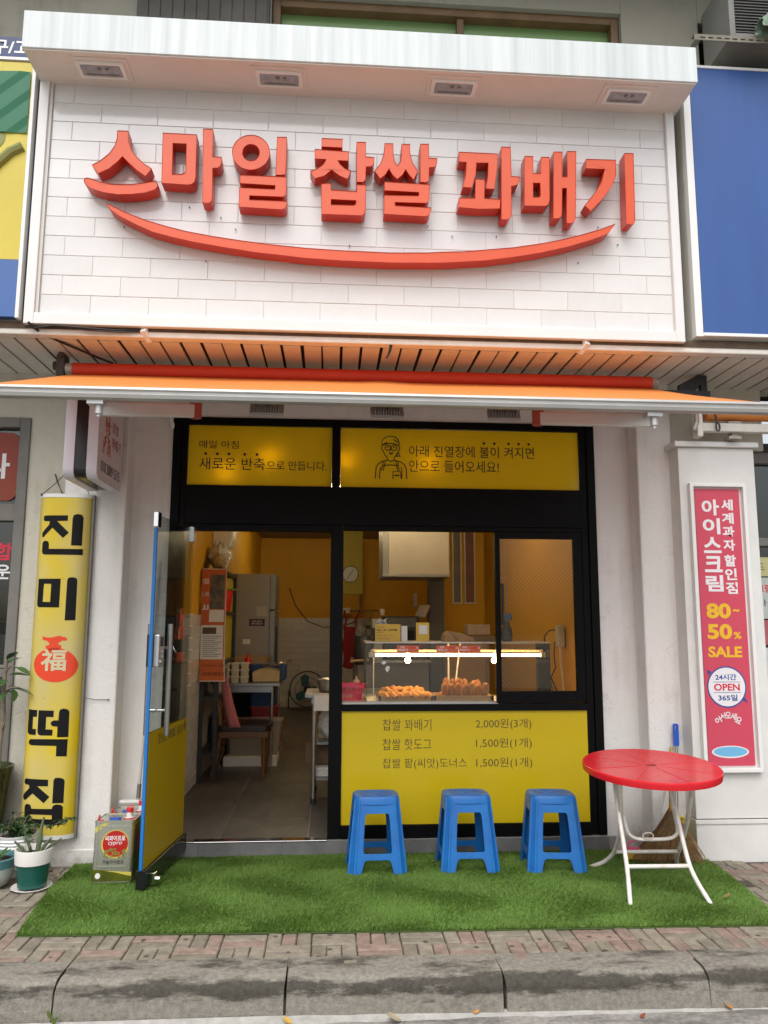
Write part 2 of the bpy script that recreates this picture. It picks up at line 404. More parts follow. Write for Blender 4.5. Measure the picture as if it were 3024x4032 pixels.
SIGN_GLYPHS=[
([(-1.365,4.549),(-1.297,4.55),(-1.292,4.484),(-1.272,4.425),(-1.236,4.376),(-1.192,4.336),(-1.143,4.304),(-1.178,4.252),(-1.232,4.288),(-1.285,4.336),(-1.325,4.378),(-1.352,4.342),(-1.4,4.294),(-1.465,4.257),(-1.507,4.31),(-1.453,4.347),(-1.405,4.395),(-1.374,4.448),(-1.364,4.499)],[]),
([(-1.549,4.205),(-1.546,4.219),(-1.533,4.225),(-1.517,4.223),(-1.445,4.2),(-1.361,4.189),(-1.261,4.194),(-1.195,4.205),(-1.128,4.22),(-1.111,4.217),(-1.101,4.204),(-1.103,4.184),(-1.117,4.165),(-1.175,4.142),(-1.258,4.128),(-1.341,4.123),(-1.425,4.133),(-1.492,4.153),(-1.531,4.174),(-1.544,4.187)],[]),
([(-1.085,4.548),(-0.875,4.547),(-0.871,4.259),(-0.876,4.231),(-0.892,4.212),(-0.917,4.206),(-1.079,4.21)],[[(-1.02,4.481),(-0.938,4.481),(-0.934,4.302),(-0.941,4.283),(-0.958,4.275),(-1.017,4.273)]]),
([(-0.838,4.588),(-0.776,4.589),(-0.772,4.403),(-0.716,4.401),(-0.715,4.363),(-0.723,4.34),(-0.739,4.328),(-0.769,4.325),(-0.764,4.121),(-0.77,4.1),(-0.786,4.09),(-0.824,4.091)],[]),
([(-0.416,4.448),(-0.419,4.421),(-0.427,4.396),(-0.44,4.372),(-0.459,4.353),(-0.481,4.338),(-0.506,4.328),(-0.532,4.323),(-0.558,4.325),(-0.583,4.333),(-0.606,4.346),(-0.625,4.364),(-0.64,4.385),(-0.649,4.41),(-0.653,4.436),(-0.651,4.463),(-0.643,4.488),(-0.63,4.512),(-0.612,4.532),(-0.589,4.547),(-0.565,4.557),(-0.538,4.561),(-0.512,4.56),(-0.486,4.552),(-0.463,4.539),(-0.444,4.521),(-0.429,4.499),(-0.42,4.474)],[[(-0.483,4.445),(-0.485,4.427),(-0.492,4.411),(-0.503,4.398),(-0.517,4.389),(-0.533,4.386),(-0.55,4.388),(-0.564,4.395),(-0.576,4.407),(-0.584,4.422),(-0.587,4.44),(-0.585,4.457),(-0.578,4.473),(-0.567,4.486),(-0.553,4.495),(-0.537,4.498),(-0.52,4.496),(-0.505,4.489),(-0.493,4.477),(-0.486,4.462)]]),
([(-0.374,4.556),(-0.312,4.558),(-0.314,4.322),(-0.322,4.302),(-0.341,4.297),(-0.378,4.297)],[]),
([(-0.6,4.287),(-0.31,4.287),(-0.308,4.178),(-0.314,4.159),(-0.329,4.151),(-0.536,4.151),(-0.535,4.124),(-0.302,4.124),(-0.304,4.095),(-0.314,4.074),(-0.335,4.066),(-0.6,4.073),(-0.601,4.203),(-0.381,4.201),(-0.379,4.226),(-0.599,4.231)],[]),
([(-0.093,4.561),(0.041,4.562),(0.04,4.503),(-0.093,4.503)],[]),
([(-0.136,4.484),(0.083,4.478),(0.081,4.414),(0.012,4.414),(0.027,4.389),(0.059,4.361),(0.095,4.345),(0.075,4.289),(0.028,4.308),(-0.028,4.347),(-0.072,4.305),(-0.133,4.284),(-0.162,4.333),(-0.119,4.351),(-0.081,4.384),(-0.062,4.418),(-0.134,4.419)],[]),
([(0.129,4.546),(0.189,4.548),(0.19,4.447),(0.243,4.446),(0.242,4.408),(0.229,4.384),(0.191,4.378),(0.191,4.305),(0.185,4.284),(0.168,4.273),(0.132,4.273)],[]),
([(-0.091,4.253),(-0.03,4.256),(-0.028,4.211),(0.132,4.208),(0.133,4.256),(0.191,4.255),(0.191,4.089),(0.185,4.064),(0.166,4.047),(-0.087,4.047)],[[(-0.027,4.148),(0.13,4.147),(0.127,4.123),(0.115,4.115),(-0.027,4.113)]]),
([(0.308,4.545),(0.364,4.547),(0.366,4.468),(0.374,4.422),(0.39,4.395),(0.409,4.424),(0.417,4.471),(0.417,4.547),(0.472,4.548),(0.473,4.482),(0.488,4.419),(0.523,4.364),(0.495,4.304),(0.464,4.338),(0.444,4.374),(0.425,4.336),(0.39,4.303),(0.358,4.333),(0.337,4.374),(0.315,4.331),(0.281,4.302),(0.245,4.353),(0.28,4.401),(0.303,4.465)],[]),
([(0.537,4.553),(0.594,4.555),(0.594,4.458),(0.647,4.458),(0.645,4.423),(0.633,4.398),(0.595,4.393),(0.595,4.315),(0.588,4.298),(0.57,4.289),(0.537,4.291)],[]),
([(0.308,4.283),(0.597,4.277),(0.595,4.177),(0.589,4.156),(0.573,4.148),(0.377,4.146),(0.377,4.124),(0.604,4.119),(0.601,4.086),(0.59,4.065),(0.569,4.058),(0.305,4.063),(0.307,4.192),(0.526,4.197),(0.528,4.22),(0.308,4.223)],[]),
([(0.787,4.51),(1.04,4.509),(1.036,4.399),(1.014,4.264),(0.958,4.264),(0.973,4.358),(0.977,4.442),(0.901,4.44),(0.897,4.364),(0.869,4.267),(0.809,4.267),(0.83,4.36),(0.835,4.44),(0.786,4.444)],[]),
([(0.892,4.328),(0.953,4.328),(0.95,4.198),(1.053,4.195),(1.049,4.131),(0.911,4.123),(0.781,4.129),(0.784,4.193),(0.888,4.197)],[]),
([(1.064,4.559),(1.125,4.56),(1.127,4.357),(1.179,4.356),(1.178,4.324),(1.167,4.3),(1.125,4.288),(1.122,4.099),(1.115,4.076),(1.097,4.059),(1.055,4.059)],[]),
([(1.215,4.501),(1.272,4.502),(1.27,4.384),(1.317,4.386),(1.324,4.5),(1.38,4.502),(1.374,4.205),(1.365,4.176),(1.345,4.161),(1.206,4.158)],[[(1.268,4.317),(1.313,4.319),(1.313,4.235),(1.303,4.222),(1.266,4.221)]]),
([(1.407,4.541),(1.465,4.543),(1.46,4.37),(1.493,4.372),(1.496,4.549),(1.557,4.551),(1.538,4.079),(1.528,4.06),(1.508,4.05),(1.478,4.05),(1.486,4.29),(1.458,4.289),(1.451,4.109),(1.442,4.089),(1.426,4.079),(1.392,4.078)],[]),
([(1.621,4.5),(1.819,4.503),(1.817,4.396),(1.79,4.328),(1.732,4.239),(1.639,4.14),(1.6,4.176),(1.669,4.265),(1.717,4.344),(1.742,4.434),(1.618,4.435)],[]),
([(1.878,4.554),(1.939,4.555),(1.93,4.091),(1.923,4.067),(1.906,4.059),(1.87,4.06)],[]),
([(-1.41,4.065),(-1.294,4.01),(-1.167,3.962),(-1.04,3.927),(-0.914,3.898),(-0.745,3.871),(-0.576,3.85),(-0.407,3.833),(-0.186,3.817),(0.042,3.809),(0.348,3.806),(0.579,3.815),(0.688,3.825),(0.812,3.832),(0.952,3.849),(1.129,3.871),(1.307,3.904),(1.442,3.936),(1.578,3.976),(1.687,4.013),(1.8,4.059),(1.756,3.999),(1.713,3.973),(1.621,3.937),(1.485,3.89),(1.305,3.843),(1.127,3.806),(0.95,3.777),(0.812,3.764),(0.688,3.752),(0.579,3.747),(0.348,3.74),(0.042,3.742),(-0.185,3.751),(-0.32,3.763),(-0.49,3.777),(-0.701,3.805),(-0.869,3.83),(-0.996,3.856),(-1.122,3.887),(-1.207,3.924),(-1.309,3.974),(-1.379,4.021)],[])]
RICE_GLYPHS=[
([(-1.913,2.198),(-1.912,2.209),(-1.9,2.212),(-1.752,2.214),(-1.752,2.177),(-1.821,2.175),(-1.74,2.098),(-1.777,2.062),(-1.849,2.13),(-1.907,2.066),(-1.917,2.07),(-1.918,2.096),(-1.871,2.151),(-1.868,2.173),(-1.905,2.174),(-1.913,2.185)],[]),
([(-1.721,2.196),(-1.714,2.217),(-1.69,2.224),(-1.665,2.22),(-1.654,2.201),(-1.655,2.012),(-1.721,2.013)],[]),
([(-1.911,2.024),(-1.905,2.039),(-1.889,2.043),(-1.872,2.039),(-1.865,2.024),(-1.864,1.989),(-1.648,1.99),(-1.647,1.95),(-1.891,1.951),(-1.905,1.957),(-1.911,1.973)],[]),
([(-1.923,1.791),(-1.774,1.792),(-1.774,1.604),(-1.908,1.605),(-1.92,1.615),(-1.923,1.632)],[[(-1.881,1.758),(-1.833,1.758),(-1.833,1.639),(-1.882,1.64)]]),
([(-1.732,1.778),(-1.727,1.797),(-1.703,1.803),(-1.678,1.798),(-1.669,1.783),(-1.667,1.521),(-1.733,1.52)],[]),
([(-1.933,0.951),(-1.871,0.948),(-1.871,0.906),(-1.896,0.906),(-1.895,0.831),(-1.871,0.829),(-1.872,0.792),(-1.914,0.794),(-1.927,0.801),(-1.933,0.815)],[]),
([(-1.862,0.947),(-1.766,0.944),(-1.766,0.904),(-1.811,0.905),(-1.811,0.827),(-1.766,0.825),(-1.767,0.788),(-1.843,0.79),(-1.855,0.797),(-1.861,0.811)],[]),
([(-1.733,0.933),(-1.727,0.951),(-1.704,0.957),(-1.68,0.951),(-1.67,0.936),(-1.668,0.778),(-1.736,0.778),(-1.737,0.844),(-1.768,0.847),(-1.779,0.858),(-1.781,0.868),(-1.773,0.879),(-1.759,0.883),(-1.734,0.883)],[]),
([(-1.912,0.761),(-1.903,0.767),(-1.67,0.765),(-1.671,0.658),(-1.736,0.66),(-1.737,0.724),(-1.901,0.729),(-1.913,0.736),(-1.916,0.751)],[]),
([(-1.929,0.513),(-1.919,0.523),(-1.775,0.516),(-1.773,0.476),(-1.841,0.477),(-1.761,0.411),(-1.794,0.373),(-1.867,0.433),(-1.914,0.39),(-1.928,0.394),(-1.936,0.411),(-1.93,0.425),(-1.89,0.467),(-1.894,0.484),(-1.92,0.487),(-1.93,0.497)],[]),
([(-1.741,0.511),(-1.734,0.525),(-1.709,0.528),(-1.683,0.521),(-1.674,0.507),(-1.674,0.372),(-1.741,0.372)],[]),
([(-1.912,0.362),(-1.898,0.369),(-1.877,0.364),(-1.868,0.34),(-1.741,0.337),(-1.737,0.356),(-1.717,0.364),(-1.688,0.361),(-1.675,0.348),(-1.672,0.24),(-1.911,0.247),(-1.916,0.344)],[[(-1.876,0.306),(-1.739,0.3),(-1.738,0.274),(-1.88,0.279)]]),
([(-1.637,1.232),(-1.639,1.211),(-1.646,1.19),(-1.657,1.171),(-1.674,1.154),(-1.694,1.141),(-1.718,1.131),(-1.743,1.125),(-1.77,1.122),(-1.798,1.125),(-1.824,1.131),(-1.849,1.141),(-1.87,1.155),(-1.889,1.171),(-1.903,1.19),(-1.912,1.211),(-1.916,1.233),(-1.915,1.254),(-1.908,1.275),(-1.897,1.294),(-1.88,1.311),(-1.86,1.324),(-1.837,1.335),(-1.811,1.341),(-1.784,1.343),(-1.756,1.341),(-1.73,1.335),(-1.705,1.325),(-1.683,1.311),(-1.665,1.294),(-1.651,1.275),(-1.641,1.254)],[]),
([(-1.869,1.412),(-1.864,1.417),(-1.845,1.41),(-1.817,1.409),(-1.797,1.412),(-1.781,1.417),(-1.753,1.42),(-1.738,1.413),(-1.72,1.412),(-1.709,1.398),(-1.715,1.388),(-1.739,1.39),(-1.766,1.374),(-1.761,1.362),(-1.745,1.36),(-1.743,1.325),(-1.836,1.325),(-1.846,1.357),(-1.826,1.359),(-1.818,1.37),(-1.835,1.386),(-1.864,1.394)],[])]

# ================================================================ THE SETTING
def brick_mat():
    m, N, L, b = nt('paving_brick')
    b.inputs['Roughness'].default_value = .85; b.inputs['Specular IOR Level'].default_value = .25
    oi = N.new('ShaderNodeObjectInfo')
    rp = N.new('ShaderNodeValToRGB'); rp.color_ramp.interpolation = 'CONSTANT'
    el = rp.color_ramp.elements
    el[0].position = 0; el[0].color = (.26,.23,.18,1)
    el[1].position = .3; el[1].color = (.27,.20,.165,1)
    for pos, c in ((.5,(.225,.20,.155,1)), (.68,(.29,.215,.175,1)), (.85,(.275,.24,.19,1))):
        k = el.new(pos); k.color = c
    L.new(oi.outputs['Random'], rp.inputs['Fac'])
    tc = N.new('ShaderNodeTexCoord')
    n = N.new('ShaderNodeTexNoise'); n.inputs['Scale'].default_value = 14; n.inputs['Detail'].default_value = 9; n.inputs['Roughness'].default_value = .7
    geo = N.new('ShaderNodeNewGeometry')
    L.new(geo.outputs['Position'], n.inputs['Vector'])
    mr = N.new('ShaderNodeMapRange'); mr.inputs['From Min'].default_value = .3; mr.inputs['From Max'].default_value = .7; mr.inputs['To Min'].default_value = .55; mr.inputs['To Max'].default_value = 1.2
    L.new(n.outputs['Fac'], mr.inputs['Value'])
    hv = N.new('ShaderNodeHueSaturation'); L.new(rp.outputs['Color'], hv.inputs['Color']); L.new(mr.outputs['Result'], hv.inputs['Value'])
    v = N.new('ShaderNodeTexVoronoi'); v.inputs['Scale'].default_value = 9; L.new(geo.outputs['Position'], v.inputs['Vector'])
    cr = N.new('ShaderNodeValToRGB'); cr.color_ramp.elements[0].position = .10; cr.color_ramp.elements[0].color = (.16,.16,.16,1); cr.color_ramp.elements[1].position = .14; cr.color_ramp.elements[1].color = (1,1,1,1)
    L.new(v.outputs['Distance'], cr.inputs['Fac'])
    mx = N.new('ShaderNodeMix'); mx.data_type = 'RGBA'; mx.blend_type = 'MULTIPLY'; mx.inputs[0].default_value = .75
    L.new(hv.outputs['Color'], mx.inputs[6]); L.new(cr.outputs['Color'], mx.inputs[7])
    L.new(mx.outputs[2], b.inputs['Base Color'])
    n2 = N.new('ShaderNodeTexNoise'); n2.inputs['Scale'].default_value = 120; L.new(geo.outputs['Position'], n2.inputs['Vector'])
    bp = N.new('ShaderNodeBump'); bp.inputs['Strength'].default_value = .5; bp.inputs['Distance'].default_value = .006
    L.new(n2.outputs['Fac'], bp.inputs['Height']); L.new(bp.outputs['Normal'], b.inputs['Normal'])
    return m
BRICK = brick_mat()
SAND = M('joint_sand', (.075,.066,.052), .95, var=.4, vs=12, bump=.4, bs=90)

def concrete(name, c, stain, band=False):
    """kerb concrete: dark damp blotches with a shape of their own, pits and grain"""
    m, N, L, b = nt(name)
    b.inputs['Roughness'].default_value = .85; b.inputs['Specular IOR Level'].default_value = .25
    geo = N.new('ShaderNodeNewGeometry')
    mp = N.new('ShaderNodeMapping'); mp.inputs['Scale'].default_value = (2.1, 6, 9) if band else (1.5, 5, 9)
    L.new(geo.outputs['Position'], mp.inputs['Vector'])
    n = N.new('ShaderNodeTexNoise'); n.inputs['Scale'].default_value = 1.2; n.inputs['Detail'].default_value = 13; n.inputs['Roughness'].default_value = .72
    L.new(mp.outputs['Vector'], n.inputs['Vector'])
    rp = N.new('ShaderNodeValToRGB'); e = rp.color_ramp.elements
    e[0].position = .42; e[0].color = tuple(stain)+(1,); e[1].position = .53; e[1].color = tuple(c)+(1,)
    fac = n.outputs['Fac']
    if band:        # grime that has settled along the worn nose of the kerb, fraying downwards
        sz = N.new('ShaderNodeSeparateXYZ'); L.new(geo.outputs['Position'], sz.inputs[0])
        cv = N.new('ShaderNodeFloatCurve'); mz = N.new('ShaderNodeMapRange'); mz.inputs['From Min'].default_value = -.15; mz.inputs['From Max'].default_value = .01
        L.new(sz.outputs['Z'], mz.inputs['Value']); L.new(mz.outputs['Result'], cv.inputs['Value'])
        c_ = cv.mapping.curves[0]; c_.points[0].location = (0,.56); c_.points[1].location = (1,.50)
        for q in ((.30,.54),(.55,.40),(.80,.33),(.92,.44)): c_.points.new(*q)
        cv.mapping.update()
        ad = N.new('ShaderNodeMath'); ad.operation = 'ADD'; L.new(n.outputs['Fac'], ad.inputs[0]); L.new(cv.outputs['Value'], ad.inputs[1])
        sb_ = N.new('ShaderNodeMath'); sb_.operation = 'SUBTRACT'; sb_.inputs[1].default_value = .44; L.new(ad.outputs[0], sb_.inputs[0])
        fac = sb_.outputs[0]
    L.new(fac, rp.inputs['Fac'])
    n2 = N.new('ShaderNodeTexNoise'); n2.inputs['Scale'].default_value = 45; n2.inputs['Detail'].default_value = 8; n2.inputs['Roughness'].default_value = .75
    L.new(geo.outputs['Position'], n2.inputs['Vector'])
    mr = N.new('ShaderNodeMapRange'); mr.inputs['From Min'].default_value = .3; mr.inputs['From Max'].default_value = .7; mr.inputs['To Min'].default_value = .58; mr.inputs['To Max'].default_value = 1.3
    L.new(n2.outputs['Fac'], mr.inputs['Value'])
    hv = N.new('ShaderNodeHueSaturation'); L.new(rp.outputs['Color'], hv.inputs['Color']); L.new(mr.outputs['Result'], hv.inputs['Value'])
    L.new(hv.outputs['Color'], b.inputs['Base Color'])
    n3 = N.new('ShaderNodeTexNoise'); n3.inputs['Scale'].default_value = 160; n3.inputs['Detail'].default_value = 6; L.new(geo.outputs['Position'], n3.inputs['Vector'])
    bp = N.new('ShaderNodeBump'); bp.inputs['Strength'].default_value = .7; bp.inputs['Distance'].default_value = .006
    L.new(n3.outputs['Fac'], bp.inputs['Height']); L.new(bp.outputs['Normal'], b.inputs['Normal'])
    return m
KERB = concrete('kerb_concrete', (.235,.218,.184), (.07,.064,.052), band=True)
ROADM = concrete('road_surface', (.30,.29,.265), (.17,.16,.145))

pave = single('pavement', MB().grid([[(x, y, ground(y)-.012) for x in (-14,-3,0,3,14)] for y in (-1.75,-.75,-.5,-.25,-.03,.3)]), SAND, None, None, kind='structure', base=(0,0,0))
road = single('road', MB().add([(-60,-90,-.15),(60,-90,-.15),(60,-1.70,-.15),(-60,-1.70,-.15)], [(0,1,2,3)]), ROADM, None, None, kind='structure', base=(0,0,0))
# gutter strip along the kerb, slightly raised uneven mortar
gm = MB(); P = [[], []]
for i in range(60):
    x = -3+i*.11
    P[0].append((x, -1.905, -.138)); P[1].append((x, -1.945-.025*random.random()-.018*x*0, -.1495))
gm.grid(P)
part('mortar_strip', gm, M('mortar', (.42,.41,.38), .9, var=.3, vs=20, bump=.4), road)

bl = mesh('brick', MB().box(-.1045,.1045,-.0335,.0335,-.05,0), BRICK)
_b = bmesh.new(); _b.from_mesh(bl); bmesh.ops.bevel(_b, geom=[e for e in _b.edges if e.verts[0].co.z > -.01 and e.verts[1].co.z > -.01], offset=.005, segments=1, affect='EDGES'); _b.to_mesh(bl); _b.free()
def on_mat(x, y):
    return y > -1.36 and -1.57 < x < 2.33+.1*(y+1.5) and y < -.1
MOD = .2145; nbr = 0
for j in range(9):
    for i in range(-14, 18):
        cx, cy = i*MOD+.04, -1.76+MOD*(j+.5)
        if cy > .05: continue
        vert = (i+j) % 2 == 0
        if j == 0 and cx > .95 and random.random() < .75: vert = True
        for k in (-1, 0, 1):
            x, y = (cx+k*MOD/3, cy) if vert else (cx, cy+k*MOD/3)
            if on_mat(x, y) and on_mat(x-.12, y-.12): continue
            lim = .60*(y+5.47)
            if not (-lim*.93 < x < lim*1.06): continue
            if x > 2.45 and y > -.32: continue
            if x < -1.45 and y > -.18: continue
            if 2.05 < x < 2.45 and random.random() < .35 and y < -1.45: continue
            piece('brick', bl, pave, (x, y-.018*x, ground(y)+random.uniform(-.004,.003)), (random.uniform(-.012,.012), random.uniform(-.012,.012), (R(90) if vert else 0)+random.uniform(-.02,.02)-.018))
            nbr += 1
# cement patch where bricks are gone
pt = MB().prism([(1.98,-1.62),(2.2,-1.47),(2.5,-1.5),(2.75,-1.63),(2.6,-1.72),(2.1,-1.72)], d0=-.02, d1=-.006, f=lambda u,v,d:(u,v-.0,d))
part('cement_patch', pt, concrete('cement_patch', (.25,.23,.185), (.16,.145,.115)), pave)

kerb = single('kerb', MB().box(-14, 14, -1.86, -1.72, -.3, -.10), KERB, None, None, kind='structure', base=(0,0,0))
joints = [-3.1, -2.07, -1.138, -.168, .775, 1.679, 2.62, 3.6]
def kerb_stone(x0, x1, skew):
    prof = [(-1.685,-.16),(-1.685,.004)]
    for k in range(7):
        a = R(90*k/6); prof.append((-1.845-.06*math.sin(a), -.056+.06*math.cos(a)))
    prof += [(-1.912,-.16)]
    n = 10; P = []
    for i in range(n+1):
        t = i/n; x = x0+.005+(x1-x0-.01)*t
        row = []
        for q, (y, z) in enumerate(prof):
            jx = skew*(q/len(prof)-.5)*.02
            row.append((x+jx+random.uniform(-.001,.001), y-.018*x+random.uniform(-.0025,.0025), z+random.uniform(-.002,.002)))
        P.append(row)
    mb = MB().grid(P)
    m = len(prof)
    mb.f += [tuple(range(m)), tuple(n*m+k for k in range(m))[::-1]]
    return mb
for a, b in zip(joints[:-1], joints[1:]):
    part('kerb_stone', kerb_stone(a, b, random.uniform(-1,1)), KERB, kerb, smooth=50)

# interior room (structure)
def struct(name, mb, m, **k): return single(name, mb, m, None, None, kind='structure', base=(0,0,0), **k)
fl = struct('interior_floor', MB().box(-1.3, 2.0, 0.02, 8.2, -.1, .054), GROUT)
ft = mesh('tile', MB().box(-.297,.297,-.597,.597,-.01,.006), FLOOR_TILE)
for i in range(6):
    if i % 2: piece('tile', ft, fl, (-1.03+.6*i, .355, .055), (0,0,0), (1,.497,1))
    for j in range(7):
        y0 = .655+1.2*j+(.6 if i % 2 else 0)
        piece('tile', ft, fl, (-1.03+.6*i, y0, .055))
iw_b = struct('interior_wall_back', MB().box(-1.3, 2.0, 8.1, 8.3, 0, 3.0), ORANGE_WALL)
iw_l = struct('interior_wall_left', MB().box(-1.40, -1.215, .12, 8.1, 0, 3.0), ORANGE_WALL)
iw_r = struct('interior_wall_right', MB().box(1.90, 2.05, .12, 8.1, 0, 3.0), ORANGE_WALL)
ic = struct('interior_ceiling', MB().box(-1.4, 2.05, .12, 8.2, 2.96, 3.05), M('dark_ceiling', (.30,.27,.2), .8))
part('partition', MB().box(1.20, 1.90, 4.02, 4.12, .05, 2.96), ORANGE_WALL, iw_r)
bt = mesh('tile', MB().box(-.1485,.1485,-.006,.004,-.0485,.0485), WHITE_TILE)
_b = bmesh.new(); _b.from_mesh(bt); bmesh.ops.bevel(_b, geom=_b.edges[:], offset=.003, segments=1, affect='EDGES'); _b.to_mesh(bt); _b.free()
part('grout_bed', MB().box(-1.2, 1.2, 8.085, 8.1, .06, 1.57), GROUT, iw_b)
for r in range(15):
    for k in range(5):
        piece('tile', bt, iw_b, (-.95+.302*k+(.15 if r % 2 else 0), 8.083, .12+.1005*r))
part('grout_bed', MB().box(-1.215, -1.20, .13, 3.0, .06, 1.55), GROUT, iw_l)
for r in range(15):
    for k in range(6):
        piece('tile', bt, iw_l, (-1.199, .25+.302*k+(.15 if r % 2 else 0), .12+.1005*r), (0,0,R(90)))

# ================================================================ BUILDING
bld = thing('building', 'white rendered building with slatted soffit, pilasters and upper floor behind the sign', 'building', (0,.3,0), world=True)
part('upper_wall', MB().box(-5, -.46, -.60, -.40, 3.32, 7).box(2.03, 2.60, -.60, -.40, 3.32, 7).box(-.46, 2.03, -.60, -.40, 3.32, 5.4).box(-.46,2.03,-.60,-.40,5.86,7).box(2.60,6,-.60,-.40,3.32,5.3).box(2.60,6,-.60,-.40,5.82,7).box(3.1,6,-.60,-.40,5.3,5.82), OLIVE_WALL, bld, bev=.006)
part('upper_recess', MB().box(-.46,2.03,-.38,-.30,5.2,6.0).box(2.55,3.2,-.3,-.2,5.1,6), DARK_GAP, bld)
uw = part('upper_window', MB().box(-.455,-.40,-.56,-.45,5.38,5.86).box(1.97,2.025,-.56,-.45,5.38,5.86).box(-.40,1.97,-.56,-.45,5.80,5.86).box(.85,.9,-.54,-.46,5.38,5.80), M('brown_window_frame', (.16,.09,.035), .5, var=.35, vs=7), bld, bev=.004)
part('pane', MB().box(-.40,1.97,-.485,-.478,5.38,5.80), M('green_pane', (.16,.27,.10), .25, var=.15, vs=1.2), uw)
sh = part('shutter', MB().box(-1.36,-.47,-.66,-.602,5.3,5.9), M('dark_shutter', (.045,.04,.034), .6, var=.3), bld)
for k in range(11):
    part('shutter_slat', MB().box(-1.355+.08*k, -1.285+.08*k, -.668, -.66, 5.3, 5.9), M('dark_slat', (.05,.044,.036), .6, var=.3) if k == 0 else bpy.data.materials['dark_slat'], sh)
part('upper_eave', MB().box(-5, 6, -1.15, -.60, 6.25, 6.4), OLIVE_WALL, bld)
part('beam', MB().box(-5, 6, -.81, -.737, 3.252, 3.32), BEAM, bld, bev=.008)
part('beam_gap', MB().box(-5, 6, -.816, -.811, 3.288, 3.33), BROWN_GAP, bld)
part('soffit_backing', MB().box(-5, 6, -.736, .3, 3.275, 3.32), DARK_GAP, bld)
sb = mesh('soffit_board', MB().box(-.0545,.0545,-.73,.1,0,.012), SOFFIT_BOARD)
for k in range(49):
    x = -2.55+.127*k
    piece('soffit_board', sb, bld, (x+random.uniform(-.002,.002), 0, 3.25+random.uniform(0,.004)), (0, random.uniform(-.012,.012), random.uniform(-.006,.006)))
part('wall', MB().box(-1.40,-1.136,.02,.14,-.1,3.26).box(1.937,2.195,.02,.14,-.1,3.26).box(-1.136,1.937,.02,.14,2.976,3.26), WHITE_WALL, bld)
part('wall', MB().box(-2.115,-1.815,-.01,.14,-.1,3.26).box(-3.4,-2.115,-.01,.14,2.93,3.26).box(-3.4,-2.115,-.01,.14,-.1,.12), CREAM_WALL, bld)
part('pilaster', MB().box(-1.815,-1.40,-.15,.14,-.1,3.26), WHITE_WALL, bld, bev=.012)
part('pilaster', MB().box(2.195,2.455,-.15,.14,-.1,3.26), WHITE_WALL, bld, bev=.012)
part('plinth', MB().box(-1.83,-1.405,-.165,-.152,-.1,.07), WHITE_WALL, bld, bev=.006)
COLM = M('column_cladding', (.74,.73,.70), .5, var=.12, vs=5, bump=.05)
cc = part('clad_column', MB().box(2.432,2.985,-.295,.14,.235,2.745), COLM, bld, bev=.004)
part('base_panel', MB().box(2.425,2.992,-.304,.14,-.1,.228), COLM, cc, bev=.004)
part('cornice', MB().box(2.40,3.01,-.325,.14,2.747,2.785), COLM, cc, bev=.005)
part('wall', MB().box(2.456,3.2,-.06,.14,2.787,3.26), CREAM_WALL, bld)
part('bump_strip', MB().box(2.42,2.995,-.312,-.305,.205,.232), COLM, cc, bev=.002)
part('conduit', MB().tube([(-1.155,.0,3.2),(-1.155,-.02,3.0),(-1.15,-.01,2.93),(-1.137,.02,2.88)], .018), WHITE_PAINT, bld, smooth=60)
# step under the shop front, faced with grey tiles
stp = part('step', MB().box(-1.136, 1.936, -.012, .12, -.12, .060), GROUT, bld)
for k in range(11):
    x0 = -1.135+.28*k
    part('step_tile', MB().box(x0+.002, min(x0+.278,1.934), -.024, -.0125, -.12, .060), STONE_TILE, stp)
part('threshold', MB().box(-1.03, -.0, -.030, .05, .061, .068), CHROME, stp, bev=.002)

# ================================================================ SHOP FRONT
sf = thing('storefront', 'black aluminium shop front with yellow lettered panels and serving window', 'storefront', (.4,.03,.065), world=True)
fr = part('frame', MB().box(-1.134,-1.075,0,.10,.066,2.972).box(-1.072,-1.03,.012,.10,.066,2.972).box(1.875,1.934,0,.10,.066,2.972).box(1.822,1.872,.012,.10,.066,2.972)
     .box(-1.03,1.822,.004,.10,2.917,2.972), BLACK_ALU, sf, bev=.003)
part('transom', MB().box(-1.03,1.822,.006,.10,2.20,2.478), BLACK_ALU, sf, bev=.003)
part('transom', MB().box(-1.03,.0,.015,.10,2.155,2.198).box(.092,1.822,.010,.10,2.168,2.198), BLACK_ALU, sf, bev=.002)
part('mullion', MB().box(.0,.06,.002,.10,2.479,2.916), BLACK_ALU, sf, bev=.002)
part('mullion', MB().box(.0,.090,.002,.10,.066,2.199), BLACK_ALU, sf, bev=.003)
part('sill', MB().box(.091,1.821,-.004,.10,.905,.952), BLACK_ALU, sf, bev=.003)
part('bottom_rail', MB().box(.091,1.821,.0,.10,.066,.150), BLACK_ALU, sf, bev=.003)
part('counter_ledge', MB().box(.092,1.18,-.006,.02,.9525,.957), GREY_STEEL, sf, bev=.001)
pl = part('transom_panel', MB().box(-1.028,-.002,.030,.036,2.48,2.916), YELLOW_FILM, sf)
pr = part('transom_panel', MB().box(.062,1.820,.030,.036,2.48,2.916), YELLOW_FILM, sf)
pm = part('menu_panel', MB().box(.091,1.821,.018,.024,.151,.904), YELLOW_PANEL, sf)
TY = .0295
def words(parent, body, x0, x1, z0, z1, y=TY, m=LINE_DARK, w=.003, **k):
    return part('lettering', text_mb(body, x0, x1, z0, z1, y, weight=w, **k), m, parent)
words(pl, '매일 아침', -.952, -.673, 2.748, 2.806)
words(pl, '새로운 반축', -.947, -.482, 2.592, 2.682)
words(pl, '으로 만듭니다.', -.468, -.038, 2.596, 2.664)
DOT = MB()
for x in (-.905,-.822,-.740,-.628,-.540): DOT.prism(ell(x, 2.708, .0105, n=16), d0=TY-.001, d1=TY)
part('emphasis_dots', DOT, LINE_DARK, pl)
words(pr, '아래 진열장에 불이 켜지면', .561, 1.489, 2.712, 2.798)
